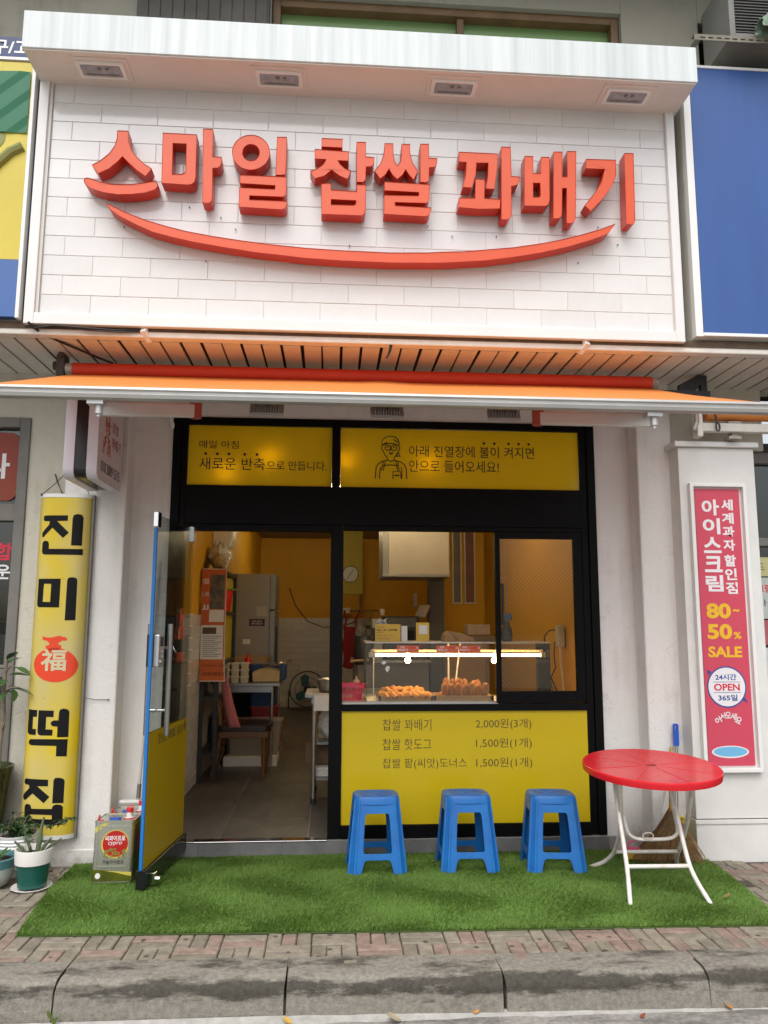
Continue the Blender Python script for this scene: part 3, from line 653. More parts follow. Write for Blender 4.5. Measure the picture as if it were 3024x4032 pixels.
words(pr, '안으로 들어오세요!', .561, 1.224, 2.600, 2.688)
DOT = MB()
for x in (1.115,1.193,1.300,1.375,1.450): DOT.prism(ell(x, 2.822, .010, n=16), d0=TY-.001, d1=TY)
part('emphasis_dots', DOT, LINE_DARK, pr)
for z1, a, b in ((.849,'찹쌀 꽈배기','2,000원(3개)'), (.718,'찹쌀 핫도그','1,500원(1개)'), (.586,'찹쌀 팥(씨앗)도너스','1,500원(1개)')):
    words(pm, a, .374, .959 if '팥' in a else .713, z1-.076, z1, .0175, LINE_BROWN, -.004)
    words(pm, b, 1.026, 1.420, z1-.076, z1, .0175, LINE_BROWN, -.004)
# line drawing of a baker in cap, glasses and apron
MAN = [[(355,205),(353,185),(362,168),(380,157),(400,154),(425,158),(440,172),(446,190),(444,208)],
 [(355,205),(375,197),(400,194),(425,197),(444,208)], [(414,172),(428,178),(440,188)], [(357,203),(372,192),(380,188)],
 [(357,208),(350,214),(352,230),(361,236)], [(444,208),(450,214),(448,230),(440,236)],
 [(359,236),(367,258),(381,274),(384,290)], [(441,236),(433,258),(420,274),(418,290)], [(384,290),(400,296),(418,290)],
 [(384+16*math.cos(a*.5236),219+15*math.sin(a*.5236)) for a in range(13)], [(418+16*math.cos(a*.5236),219+15*math.sin(a*.5236)) for a in range(13)],
 [(378,219),(384,215),(390,219)], [(412,219),(418,215),(424,219)], [(400,219),(402,219)], [(400,228),(396,236),(402,238)],
 [(391,247),(402,250),(413,243),(410,253),(400,256),(391,247)],
 [(384,288),(352,298),(332,312),(321,335),(317,395)], [(418,288),(452,298),(474,312),(485,335),(488,395)],
 [(340,395),(342,345),(348,328)], [(460,395),(462,345),(456,328)], [(358,320),(400,316),(444,320)],
 [(360,294),(355,330),(350,346),(360,348),(366,322),(372,292)], [(428,292),(434,322),(438,348),(448,346),(442,326),(440,294)],
 [(413,395),(413,352),(453,352),(458,395)], [(420,374),(447,374)], [(421,376),(447,376)],
 [(434,252),(447,247),(444,258),(453,268),(440,266),(432,272),(436,260),(434,252)]]
def man(f, r):
    mb = MB()
    for pl_ in MAN:
        mb.tube([f((x-315)/175, (395-y)/242) for x, y in pl_], r, 5)
    return mb
part('line_drawing', man(lambda u, v: (.312+.235*u, TY-.0006, 2.545+.318*v), .0036), LINE_DARK, pr)

# sliding sash with wired glass
def wired():
    m = glass('wired_glass', (.93,.90,.85), .6)
    N = m.node_tree.nodes; L = m.node_tree.links
    tc = N.new('ShaderNodeTexCoord'); sx = N.new('ShaderNodeSeparateXYZ'); L.new(tc.outputs['Object'], sx.inputs[0])
    outs = []
    for op in ('ADD', 'SUBTRACT'):
        a = N.new('ShaderNodeMath'); a.operation = op; L.new(sx.outputs['X'], a.inputs[0]); L.new(sx.outputs['Z'], a.inputs[1])
        b = N.new('ShaderNodeMath'); b.operation = 'MULTIPLY'; b.inputs[1].default_value = 34; L.new(a.outputs[0], b.inputs[0])
        c = N.new('ShaderNodeMath'); c.operation = 'FRACT'; L.new(b.outputs[0], c.inputs[0])
        d = N.new('ShaderNodeMath'); d.operation = 'LESS_THAN'; d.inputs[1].default_value = .09; L.new(c.outputs[0], d.inputs[0])
        outs.append(d)
    mx = N.new('ShaderNodeMath'); mx.operation = 'MAXIMUM'; L.new(outs[0].outputs[0], mx.inputs[0]); L.new(outs[1].outputs[0], mx.inputs[1])
    mu = N.new('ShaderNodeMath'); mu.operation = 'MULTIPLY'; mu.inputs[1].default_value = .20; L.new(mx.outputs[0], mu.inputs[0])
    df = N.new('ShaderNodeBsdfDiffuse'); df.inputs['Color'].default_value = (.10,.08,.05,1)
    ms = N.new('ShaderNodeMixShader'); L.new(mu.outputs[0], ms.inputs[0])
    out = N['Material Output']; old = out.inputs['Surface'].links[0].from_socket
    L.new(old, ms.inputs[1]); L.new(df.outputs[0], ms.inputs[2]); L.new(ms.outputs[0], out.inputs['Surface'])
    return m
sash = part('sliding_sash', MB().box(1.18,1.215,.008,.045,.958,2.164).box(1.757,1.818,.008,.045,.958,2.164).box(1.215,1.757,.008,.045,.958,1.036).box(1.215,1.757,.008,.045,2.117,2.164), BLACK_ALU, sf, bev=.002)
part('pane', MB().box(1.215,1.757,.024,.029,1.036,2.117), wired(), sash)
part('pull_handle', MB().box(1.222,1.236,-.022,.007,1.50,1.79).box(1.212,1.236,-.010,.007,1.50,1.515).box(1.212,1.236,-.010,.007,1.775,1.79), BLACK_PLASTIC, sash, bev=.002)
part('track', MB().box(.092,1.18,.055,.075,.953,.960), ALU, sf)

# ================================================================ GLASS DOOR, standing open
dr = thing('glass_door', 'open glass shop door with yellow lower film, black bottom rail and blue edge strip', 'door', (-.955,-.03,0), math.atan2(-.825,-.09))
DL = .79
part('pane', MB().box(.02,DL-.006,-.006,.006,.13,2.15), glass('door_glass', (.86,.90,.89), .45), dr)
yf = part('film', MB().box(.02,DL-.012,.0065,.0075,.13,.875).box(.02,DL-.012,-.0075,-.0065,.13,.875), film('door_film', (.64,.46,.012), .4), dr)
words(yf, '010 3009 5315', .125, .60, .79, .848, .0085, LINE_BROWN, 0)
part('badge', MB().prism(ell(.07,.835,.034,n=24), [ell(.07,.835,.028,n=24)], d0=.0078, d1=.0086).prism(ell(.078,.835,.014,.022,n=16), d0=.0078, d1=.0086), LINE_BROWN, yf)
part('line_drawing', man(lambda u, v: (.16+.13*u, .0075, 1.40+.20*v), .0022), M('orange_decal', (.55,.09,.02), .5), dr)
words(dr, '꽈배기', .15, .30, 1.25, 1.32, .008, bpy.data.materials['orange_decal'], 0)
br_ = part('bottom_rail', MB().box(.0,DL,-.027,.027,.028,.129), BLACK_GLOSS, dr, bev=.003)
part('door_stop', MB().box(DL-.10,DL-.06,.0275,.06,.035,.10).cyl((DL-.08,.06,.065),(DL-.08,.088,.065),.018,n=10), CHROME, br_, bev=.002)
part('edge_strip', MB().box(DL-.006,DL+.010,-.010,.010,.131,2.07), M('blue_edge_strip', (.012,.16,.48), .35), dr, bev=.003)
part('corner_patch', MB().box(DL-.05,DL+.012,-.014,.014,2.075,2.165), CHROME, dr, bev=.003)
part('hinge_patch', MB().box(.0,.06,-.016,.016,2.06,2.165), GREY_STEEL, dr, bev=.003)
for s in (1, -1):
    h = part('pull_handle', MB().cyl((.63,s*.062,.845),(.63,s*.062,1.50),.016,n=16), BRUSHED, dr, smooth=50)
    part('standoff', MB().cyl((.63,s*.006,.99),(.63,s*.05,.99),.010,n=12).cyl((.63,s*.006,1.36),(.63,s*.05,1.36),.010,n=12), CHROME, h, smooth=50)
lk = part('lock', MB().box(.665,.765,.0075,.040,1.25,1.44), M('silver_lock', (.6,.6,.6), .3, metal=.7), dr, bev=.008)
part('keypad', MB().box(.69,.74,.0405,.042,1.37,1.425), BLACK_GLOSS, lk)
part('lock_button', MB().cyl((.70,.0405,1.34),(.70,.046,1.34),.006,n=10).cyl((.70,.0405,1.31),(.70,.046,1.31),.006,n=10).cyl((.72,.0405,1.28),(.72,.046,1.28),.012,n=12), CHROME, lk, smooth=40)
part('lock', MB().box(.68,.765,-.036,-.0075,1.25,1.44), BLACK_PLASTIC, dr, bev=.006, label='black outer half of the door lock')
part('hook', MB().tube([(.40,.008,1.36),(.40,.02,1.335),(.385,.024,1.318),(.37,.02,1.33)], .0025), CHROME, dr)

# ================================================================ MAIN SIGN
def tile_gloss():
    m = M('white_sign_tile', (.71,.71,.705), .10, c2=(.645,.64,.625), vs=2.6, rnd=.03, spec=.6, stretch=(1.6,1.6,1), detail=10)
    return m
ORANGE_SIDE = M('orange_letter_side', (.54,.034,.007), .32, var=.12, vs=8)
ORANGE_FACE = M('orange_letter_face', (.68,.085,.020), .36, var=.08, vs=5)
FASCIA = M('white_fascia', (.68,.72,.72), .45, c2=(.50,.55,.55), vs=1.6, stretch=(11,11,.3), detail=9)
SIGN_WHITE = M('sign_white', (.74,.74,.73), .35, var=.06, vs=3)
sg = thing('shop_sign', 'white tiled shop sign under a boxed canopy with raised orange letters and smile', 'sign', (.19,-.77,3.308), world=True)
part('backing', MB().box(-1.83,2.21,-.815,-.60,3.32,4.93), M('pale_grout', (.74,.73,.71), .9), sg)
tr_ = part('trim', MB().box(-1.885,-1.825,-.85,-.775,3.308,4.926).box(2.205,2.262,-.85,-.775,3.308,4.926).box(-1.825,2.205,-.85,-.775,3.308,3.378), SIGN_WHITE, sg, bev=.004)
part('inner_lip', MB().box(-1.824,-1.806,-.835,-.82,3.379,4.926), M('lip_grey', (.6,.58,.55), .5), tr_)
part('canopy', MB().box(-1.895,2.297,-1.13,-.602,4.932,5.178), FASCIA, sg, bev=.004)
part('canopy_soffit', MB().box(-1.885,2.287,-1.12,-.602,4.924,4.9315), M('soffit_panel', (.74,.70,.66), .5, var=.08, vs=3), sg)
TW, TH = .3535, .129
TILE = tile_gloss()
tmesh = {}
def sign_tile(x0, x1, z0, z1):
    w, h = round(x1-x0, 3), round(z1-z0, 3)
    if (w, h) not in tmesh:
        mb = MB().box(-w/2+.0011, w/2-.0011, -.007, .002, -h/2+.0011, h/2-.0011)
        me = mesh('tile', mb, TILE)
        b = bmesh.new(); b.from_mesh(me); bmesh.ops.bevel(b, geom=b.edges[:], offset=.0022, segments=1, affect='EDGES'); b.to_mesh(me); b.free()
        tmesh[(w, h)] = me
    piece('tile', tmesh[(w, h)], sg, ((x0+x1)/2, -.8125+random.uniform(-.0004,.0004), (z0+z1)/2), (random.uniform(-.004,.004), 0, random.uniform(-.003,.003)))
for r in range(12):
    z1 = 4.926-TH*r
    first = .36 if r % 2 == 0 else .86
    xs = [-1.805]; x = -1.805+TW*first
    while x < 2.203-.02:
        xs.append(x); x += TW
    xs.append(2.203)
    for a, b in zip(xs[:-1], xs[1:]):
        sign_tile(a, b, z1-TH, z1)
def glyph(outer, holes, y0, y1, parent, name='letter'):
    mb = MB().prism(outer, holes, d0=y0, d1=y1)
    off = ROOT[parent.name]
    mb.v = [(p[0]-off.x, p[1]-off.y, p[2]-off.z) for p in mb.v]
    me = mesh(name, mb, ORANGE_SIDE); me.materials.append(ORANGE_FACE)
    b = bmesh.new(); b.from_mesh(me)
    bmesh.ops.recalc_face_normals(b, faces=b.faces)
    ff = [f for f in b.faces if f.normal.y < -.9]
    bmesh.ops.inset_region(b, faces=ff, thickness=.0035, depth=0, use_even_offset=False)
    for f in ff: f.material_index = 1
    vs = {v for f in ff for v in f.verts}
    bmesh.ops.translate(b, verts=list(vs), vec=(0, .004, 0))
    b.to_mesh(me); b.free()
    o = bpy.data.objects.new(name, me); COL.objects.link(o); o.parent = parent; ROOT[o.name] = off
    return o
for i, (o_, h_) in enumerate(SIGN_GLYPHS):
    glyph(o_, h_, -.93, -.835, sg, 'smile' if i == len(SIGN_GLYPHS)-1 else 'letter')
STUD = mesh('stud', MB().lathe([(.0035,0),(.0035,.012)], 8, axis='y'), BLACK_PLASTIC)
for k in range(14):
    piece('stud', STUD, sg, (random.uniform(-1.4,1.9), -.836, random.uniform(3.75,4.2)))
LAMP_GLASS = M('lamp_glass', (.42,.42,.46), .18, var=.35, vs=22, metal=.2)
for x in (-1.462, -.364, .746, 1.884):
    dl = part('downlight', MB().box(x-.175,x+.175,-1.085,-.885,4.918,4.9238), bpy.data.materials['soffit_panel'], sg, bev=.003)
    part('bezel', MB().prism(rrect(x-.145,x+.145,-1.055,-.915,.008), [rrect(x-.122,x+.122,-1.038,-.932,.012)], d0=4.906, d1=4.9175, f=lambda u,v,d:(u,v,d)), WHITE_PAINT, dl)
    part('lens', MB().prism(rrect(x-.122,x+.122,-1.038,-.932,.012), d0=4.911, d1=4.9168, f=lambda u,v,d:(u,v,d)), LAMP_GLASS, dl)
    part('bulb', MB().lathe([(.002,-.006),(.013,-.003),(.015,.0)], 12, (x-.01,-1.0,4.911)).lathe([(.002,-.006),(.011,-.003),(.013,.0)], 12, (x+.035,-1.0,4.911)).box(x-.1,x+.1,-.952,-.945,4.9085,4.911), GREY_TRIM, dl)
for x in (-1.17, 1.62):
    part('support_bracket', MB().bar((x,-.83,3.30),(x+.03*(1 if x<0 else -1),-.76,3.252),.035,.045), WHITE_PAINT, sg, bev=.002)

# signs of the shops on either side
ls = thing('neighbour_sign', 'yellow and blue light-box sign at the left edge with a green tarp patch', 'sign', (-2.5,-.7,3.33), world=True)
part('box', MB().box(-3.4,-1.925,-.80,-.604,3.335,5.05), RUST_ALU, ls, bev=.004)
part('face', MB().box(-3.395,-1.935,-.852,-.801,3.345,3.71), M('blue_face', (.05,.13,.36), .35, var=.1), ls)
part('face', MB().box(-3.395,-1.935,-.852,-.801,3.712,5.04), M('yellow_face', (.62,.50,.055), .4, var=.14, vs=2), ls)
part('edge_profile', MB().box(-1.934,-1.912,-.856,-.80,3.338,5.045), WHITE_PAINT, ls, bev=.002)
part('swirl', MB().tube([(-2.4,-.853,4.30),(-2.25,-.853,4.27),(-2.12,-.853,4.32),(-2.03,-.853,4.42),(-1.96,-.853,4.46)], .032).lathe([(.001,-.004),(.09,-.003),(.09,0)], 24, (-2.16,-.852,4.52), 'y'), M('olive_print', (.22,.22,.06), .5), ls)
part('tarp_patch', MB().grid([[(-2.6+.066*i, -.858-.004*((i*7+j*5) % 3), 4.55+.06*j) for i in range(11)] for j in range(8)]), film('green_tarp', (.02,.20,.10), .3, .45), ls)
nv = thing('navy_sign', 'navy strip sign with white Korean lettering above the yellow sign', 'sign', (-2.6,-.8,5.08), world=True)
part('board', MB().box(-3.4,-1.94,-.84,-.70,5.075,5.225), M('navy', (.012,.03,.12), .4), nv)
words(nv, '구/고', -2.20, -1.965, 5.10, 5.20, -.841, WHITE_PAINT, .02)
part('ledge', MB().box(-3.4,-1.93,-.86,-.70,5.052,5.070), WHITE_PAINT, nv)
rs = thing('neighbour_sign', 'plain bright blue light-box sign at the right edge', 'sign', (3.0,-.7,3.35), world=True)
part('box', MB().box(2.335,4.2,-.80,-.604,3.345,5.27), M('cream_box', (.66,.64,.56), .5, var=.2), rs, bev=.004)
part('face', MB().box(2.385,4.2,-.853,-.801,3.375,5.255), M('bright_blue_face', (.035,.10,.32), .32, var=.16, vs=1.2, stretch=(5,5,.5)), rs)
part('edge_profile', MB().box(2.335,2.384,-.850,-.801,3.35,5.27).box(2.384,4.2,-.858,-.801,5.256,5.275).box(2.384,4.2,-.858,-.801,3.352,3.374), WHITE_PAINT, rs, bev=.002)

# air conditioner outdoor unit on its rack
ac = thing('outdoor_unit', 'grey air conditioner outdoor unit on a slotted rack above the blue sign', 'air conditioner', (3.0,-.8,5.36), world=True)
GREYBOX = M('unit_grey', (.20,.20,.185), .5, var=.2)
part('casing', MB().box(2.62,2.66,-.98,-.62,5.40,5.86).box(2.66,3.5,-.98,-.96,5.80,5.86).box(2.66,3.5,-.98,-.96,5.40,5.43).box(2.66,3.5,-.96,-.62,5.40,5.86), GREYBOX, ac, bev=.004)
gr = part('grille', MB().box(2.66,3.5,-.972,-.9605,5.432,5.798), DARK_GAP, ac)
for k in range(16):
    part('grille_bar', MB().box(2.662,3.5,-.978,-.973,5.44+.022*k,5.446+.022*k), M('grille_grey', (.09,.09,.085), .5) if k == 0 else bpy.data.materials['grille_grey'], gr)
rk = thing('unit_rack', 'slotted steel angle rack carrying the outdoor unit', 'rack', (3.0,-.9,5.33), world=True)
hl = [rrect(2.40+.055*k, 2.435+.055*k, 5.358, 5.370, .003, 2) for k in range(20)]
part('angle', MB().prism([(2.36,5.345),(3.6,5.345),(3.6,5.385),(2.36,5.385)], hl, d0=-1.0, d1=-.995), M('rusty_steel', (.22,.20,.15), .6, var=.4, vs=12), rk)
part('angle', MB().box(2.36,3.6,-.995,-.95,5.388,5.392).box(2.36,2.40,-.995,-.60,5.34,5.344), bpy.data.materials['rusty_steel'], rk)
tb = MB(); P = []
for j in range(9):
    row = []
    for i in range(13):
        a = math.pi*i/12; rr = .12*(1-.5*(j/8-.5)**2*2)+random.uniform(-.02,.02)
        row.append((2.80+.035*j*1.0-.02+random.uniform(-.008,.008), -1.03-.02+.06*math.cos(a)*rr/.12, 5.39+math.sin(a)*rr*1.1))
    P.append(row)
tb.grid(P)
single('tarp_bundle', tb, M('crumpled_green', (.20,.32,.24), .6, c2=(.08,.09,.05), vs=14), 'crumpled pale green tarp scrap lying on the unit rack', 'tarp')

# ================================================================ AWNING
def fabric_mat():
    m, N, L, b = nt('orange_awning_fabric')
    b.inputs['Base Color'].default_value = (.88,.33,.085,1); b.inputs['Roughness'].default_value = .42; b.inputs['Specular IOR Level'].default_value = .35
    t = N.new('ShaderNodeBsdfTranslucent'); t.inputs['Color'].default_value = (.8,.14,.02,1)
    mx = N.new('ShaderNodeMixShader'); mx.inputs['Fac'].default_value = .22
    L.new(b.outputs['BSDF'], mx.inputs[1]); L.new(t.outputs['BSDF'], mx.inputs[2])
    L.new(mx.outputs['Shader'], N['Material Output'].inputs['Surface'])
    return m
FAB = fabric_mat()
ROLL = M('red_fabric_roll', (.66,.045,.012), .6, var=.12, vs=3)
aw = thing('awning', 'orange retractable awning with red roller, white front bar and folding arms', 'awning', (.25,-.45,2.60), world=True)
part('roller', MB().cyl((-1.70,-.45,3.150),(2.19,-.45,3.154),.047,n=28), ROLL, aw, smooth=50)
part('roller_cap', MB().cyl((-1.745,-.45,3.150),(-1.70,-.45,3.150),.044,n=20), RUST_ALU, aw, smooth=50)
part('roller_cap', MB().cyl((2.19,-.45,3.154),(2.235,-.45,3.154),.044,n=20), RUST_ALU, aw, smooth=50)
part('end_bracket', MB().box(-1.80,-1.748,-.50,-.40,3.10,3.235).cyl((-1.83,-.45,3.175),(-1.80,-.45,3.175),.03).cyl((-1.77,-.51,3.235),(-1.77,-.39,3.235),.018), M('dirty_bracket', (.10,.08,.065), .6, metal=.4, var=.5, vs=20), aw, bev=.004)
P = []
for j in range(15):
    t = j/14; row = []
    for i in range(61):
        s_ = i/60; x = -1.705+.01*0+(3.90+.14*t)*s_-.05*t
        y = -.455-1.195*t; z = 3.120-.445*t-.008*math.sin(math.pi*t)+.004*math.sin(17*s_+3*t)*t*(1-t)*4
        if t < .6: z += .008*math.exp(-((s_-.52)/.03)**2)*(1-t)
        row.append((x, y, z))
    P.append(row)
fo = part('fabric', MB().grid(P), FAB, aw, smooth=60)
sm = fo.modifiers.new('thick', 'SOLIDIFY'); sm.thickness = .002
fb = part('front_bar', MB().prism([(-1.685,2.668),(-1.640,2.672),(-1.628,2.660),(-1.628,2.612),(-1.66,2.606),(-1.684,2.612),(-1.690,2.630),(-1.680,2.636),(-1.680,2.648),(-1.690,2.655)], d0=-1.82, d1=2.42, f=lambda u,v,d:(d,u,v)), M('white_bar', (.44,.43,.41), .38, metal=.25, var=.12, vs=5), aw, bev=.002)
part('torsion_bar', MB().box(-1.75,2.62,-.44,-.40,3.075,3.115), BLACK_PLASTIC, aw)
part('wall_bracket', MB().prism([(2.42,3.08),(2.62,3.08),(2.62,3.24),(2.56,3.245),(2.42,3.17)], [[(2.53,3.12),(2.575,3.12),(2.575,3.18)]], d0=-.40, d1=-.36), BLACK_PLASTIC, aw)
ARM = M('arm_white', (.74,.72,.69), .35, var=.08, vs=5)
for s, xa, xe, xs_ in ((1,-1.17,-.77,-1.35), (-1,1.69,1.19,1.95)):
    a_ = part('folding_arm', MB().bar((xa,-1.60,2.578),(xe,-1.18,2.69),.045,.072).bar((xe,-1.18,2.70),(xs_,-.45,3.05),.045,.06), ARM, aw, bev=.006)
    part('elbow', MB().cyl((xe,-1.18,2.65),(xe,-1.18,2.745),.034,n=16), M('red_elbow', (.40,.08,.06), .5) if s == 1 else bpy.data.materials['red_elbow'], a_, smooth=50)
    part('bar_joint', MB().cyl((xa,-1.62,2.545),(xa,-1.62,2.605),.020,n=14).box(xa-.05,xa+.03,-1.66,-1.60,2.588,2.606).cyl((xa,-1.62,2.53),(xa,-1.62,2.545),.010,n=8), ALU, a_, smooth=40)
cb = MB().tube([(-1.85,-.86,3.31),(-1.80,-.80,3.27),(-1.70,-.70,3.245),(-1.62,-.60,3.235),(-1.52,-.5,3.215),(-1.45,-.45,3.20)], .008).tube([(-1.83,-.83,3.285),(-1.70,-.845,3.300),(-1.5,-.84,3.290),(-1.34,-.83,3.285),(-1.19,-.82,3.295)], .006).tube([(-1.83,-.83,3.29),(-1.66,-.83,3.30),(-1.5,-.835,3.278),(-1.3,-.83,3.275),(-1.19,-.82,3.285)], .005)
single('cable_bundle', cb, CABLE, 'black cables looping under the left corner of the tiled sign', 'cable', smooth=60)
single('hanging_cable', MB().tube([(.36,-.80,3.26),(.355,-.79,3.22),(.345,-.78,3.19),(.335,-.78,3.17)], .006).tube([(.37,-.80,3.26),(.36,-.79,3.21),(.345,-.78,3.185)], .004), CABLE, 'short black cable end hanging below the middle of the sign', 'cable', smooth=60)

# floodlights over the shop front
def floodlight(x, label):
    t = thing('floodlight', label, 'floodlight', (x,-.25,2.955), group='floodlights over the shop front')
    TL = Matrix.Translation((0,0,.015)) @ Matrix.Rotation(R(52), 4, 'X')      # tipped so the fins face the street
    part('housing', MB().box(-.115,.115,-.06,.05,-.011,.011).xf(TL), M('light_grey_cast', (.42,.42,.41), .5, metal=.3), t, bev=.004)
    for k in range(10):
        part('fin', MB().prism([(-.055,.0115),(.045,.0115),(.03,.04),(-.04,.042)], d0=-.085+.0185*k, d1=-.081+.0185*k, f=lambda u,v,d:(d,u,v)).xf(TL), bpy.data.materials['light_grey_cast'], t)
    part('bracket', MB().bar((-.118,0,.012),(-.118,.0,.13),.004,.02).bar((.118,0,.012),(.118,0,.13),.004,.02).bar((-.118,0,.13),(.118,0,.13),.02,.004).bar((0,0,.13),(0,.0,.29),.02,.02), WHITE_PAINT, t)
    part('cord', MB().tube([(0,0,.03),(.02,.0,.07),(.06,.04,.12),(.05,.1,.2)], .006), CABLE, t)
floodlight(-.452, 'grey finned floodlight above the left yellow panel, nearest the lightbox sign')
floodlight(.378, 'grey finned floodlight in the middle of the three under the awning')
floodlight(1.20, 'grey finned floodlight above the right end of the lettered panels')

# ================================================================ PROJECTING LIGHT BOX
LILAC = M('lightbox_white', (.72,.68,.74), .35, var=.04)
pj = thing('projecting_sign', 'white rounded lightbox projecting from the left pilaster with a black middle band', 'sign', (-1.53,-.2,2.37), world=True)
def shell(x0, x1): return MB().prism(rrect(-.76,-.21,2.375,3.0,.055,8), d0=x0, d1=x1, f=lambda u,v,d:(d,u,v))
part('shell', shell(-1.625,-1.562), LILAC, pj, bev=.012, seg=3, smooth=50)
fs_ = part('shell', shell(-1.488,-1.425), LILAC, pj, bev=.012, seg=3, smooth=50)
part('band', MB().prism(rrect(-.752,-.218,2.383,2.992,.05,8), d0=-1.565, d1=-1.485, f=lambda u,v,d:(d,u,v)), BLACK_GLOSS, pj)
part('wall_plate', MB().box(-1.56,-1.49,-.21,-.152,2.5,2.9), BLACK_PLASTIC, pj)
ROT = Matrix.Translation((-1.4245,0,0)) @ Matrix.Rotation(R(90), 4, 'Z')
part('lettering', text_mb('010 3009 5315', -.68,-.26, 2.435,2.505, 0, weight=.004).xf(ROT), LINE_DARK, fs_)
RED_INK = M('red_ink', (.45,.03,.03), .5)
part('lettering', text_mb('꽈배기', -.47,-.27, 2.62,2.70, 0).xf(ROT), RED_INK, fs_)
part('lettering', text_mb('찹쌀', -.47,-.33, 2.73,2.80, 0).xf(ROT), RED_INK, fs_)
part('line_drawing', man(lambda u, v: (-1.4245, -.66+.17*u, 2.555+.27*v), .0024), RED_INK, fs_)

# ================================================================ RICE-CAKE SHOP SIGN (vertical, yellow)
def old_yellow():
    m, N, L, b = nt('weathered_yellow')
    b.inputs['Roughness'].default_value = .3
    tc = N.new('ShaderNodeTexCoord'); mp = N.new('ShaderNodeMapping'); mp.inputs['Scale'].default_value = (2.2,1,1.3); mp.inputs['Location'].default_value = (.6,0,.35)
    L.new(tc.outputs['Object'], mp.inputs['Vector'])
    n = N.new('ShaderNodeTexNoise'); n.inputs['Scale'].default_value = 1.4; n.inputs['Detail'].default_value = 5; L.new(mp.outputs['Vector'], n.inputs['Vector'])
    rp = N.new('ShaderNodeValToRGB'); e = rp.color_ramp.elements
    e[0].position = .40; e[0].color = (.66,.49,.02,1); e[1].position = .68; e[1].color = (.55,.47,.20,1)
    L.new(n.outputs['Fac'], rp.inputs['Fac'])
    n2 = N.new('ShaderNodeTexNoise'); n2.inputs['Scale'].default_value = 26; n2.inputs['Detail'].default_value = 6; L.new(tc.outputs['Object'], n2.inputs['Vector'])
    r2 = N.new('ShaderNodeValToRGB'); r2.color_ramp.elements[0].position = .20; r2.color_ramp.elements[0].color = (.35,.28,.18,1); r2.color_ramp.elements[1].position = .30; r2.color_ramp.elements[1].color = (1,1,1,1)
    L.new(n2.outputs['Fac'], r2.inputs['Fac'])
    mx = N.new('ShaderNodeMix'); mx.data_type = 'RGBA'; mx.blend_type = 'MULTIPLY'; mx.inputs[0].default_value = .8
    L.new(rp.outputs['Color'], mx.inputs[6]); L.new(r2.outputs['Color'], mx.inputs[7]); L.new(mx.outputs[2], b.inputs['Base Color'])
    return m
rc = thing('hanging_sign', 'tall weathered yellow hanging sign with black Korean letters and a red pouch', 'sign', (-1.78,-.2,.15), world=True)
XA, XB = -1.955, -1.610
def bulge(x):
    t = (x-(XA+XB)/2)/((XB-XA)/2)
    return -.172-.062*max(0, 1-abs(t)**5)
def bent(mb, lift):
    """cut the flat outline into narrow strips and lay it on the bulged face"""
    me = bpy.data.meshes.new('t'); me.from_pydata(mb.v, [], mb.f)
    b = bmesh.new(); b.from_mesh(me)
    for k in range(1, 24):
        x = XA+(XB-XA)*k/24
        bmesh.ops.bisect_plane(b, geom=b.verts[:]+b.edges[:]+b.faces[:], plane_co=(x,0,0), plane_no=(1,0,0))
    b.verts.ensure_lookup_table(); b.verts.index_update()
    out = MB().add([(v.co.x, bulge(v.co.x)-lift+v.co.y, v.co.z) for v in b.verts], [[v.index for v in f.verts] for f in b.faces])
    b.free(); bpy.data.meshes.remove(me)
    return out
body = [(XA, -.172)]+[(XA+(XB-XA)*k/24, bulge(XA+(XB-XA)*k/24)) for k in range(25)]+[(XB,-.165),(XA,-.165)]
part('body', MB().prism(body[1:], d0=.175, d1=2.335, f=lambda u,v,d:(u,v,d)), old_yellow(), rc, smooth=40)
part('end_cap', MB().prism([(u,v-.003 if v < -.17 else v) for u,v in body[1:]], d0=.15, d1=.1745, f=lambda u,v,d:(u,v,d)).prism([(u,v-.003 if v < -.17 else v) for u,v in body[1:]], d0=2.3355, d1=2.36, f=lambda u,v,d:(u,v,d)), WHITE_PAINT, rc)
part('side_rail', MB().box(XB+.001,XB+.012,-.19,-.155,.15,2.36), GREY_TRIM, rc)
INK = M('black_ink', (.010,.010,.011), .6, var=.2, vs=20, spec=.15)
POUCH = M('red_ink_pouch', (.74,.055,.012), .4)
for i, (o_, h_) in enumerate(RICE_GLYPHS):
    pch = i >= len(RICE_GLYPHS)-2
    q = part('pouch' if pch else 'letter', bent(MB().prism(o_, h_, d0=-.0012 if not pch else -.001, d1=.0), .0004), POUCH if pch else INK, rc)
part('lettering', bent(text_mb('福', -1.868, -1.706, 1.195, 1.335, 0, weight=.022), .0018), M('cream_ink', (.60,.54,.33), .5), q)
part('tie_wire', MB().tube([(-1.945,-.2,2.355),(-1.88,-.17,2.43),(-1.825,-.15,2.50),(-1.80,-.155,2.505)], .003).tube([(-1.80,-.215,2.36),(-1.86,-.17,2.45),(-1.93,-.02,2.53)], .003).tube([(-1.805,-.215,2.36),(-1.85,-.17,2.44),(-1.925,-.02,2.53)], .003).tube([(-1.63,-.19,2.355),(-1.67,-.17,2.42),(-1.70,-.155,2.46)], .002).lathe([(.001,-.01),(.008,-.006),(.008,.006),(.001,.01)],8,(-1.805,-.215,2.362)).lathe([(.001,-.01),(.007,-.006),(.007,.006),(.001,.01)],8,(-1.945,-.2,2.357)), M('rope', (.08,.07,.055), .9), rc)
part('tie_wire', MB().tube([(-1.60,-.175,1.02),(-1.53,-.162,1.005),(-1.45,-.158,1.005)], .0025).lathe([(.001,-.006),(.010,0),(.001,.006)],8,(-1.45,-.156,1.005)), GREY_TRIM, rc)

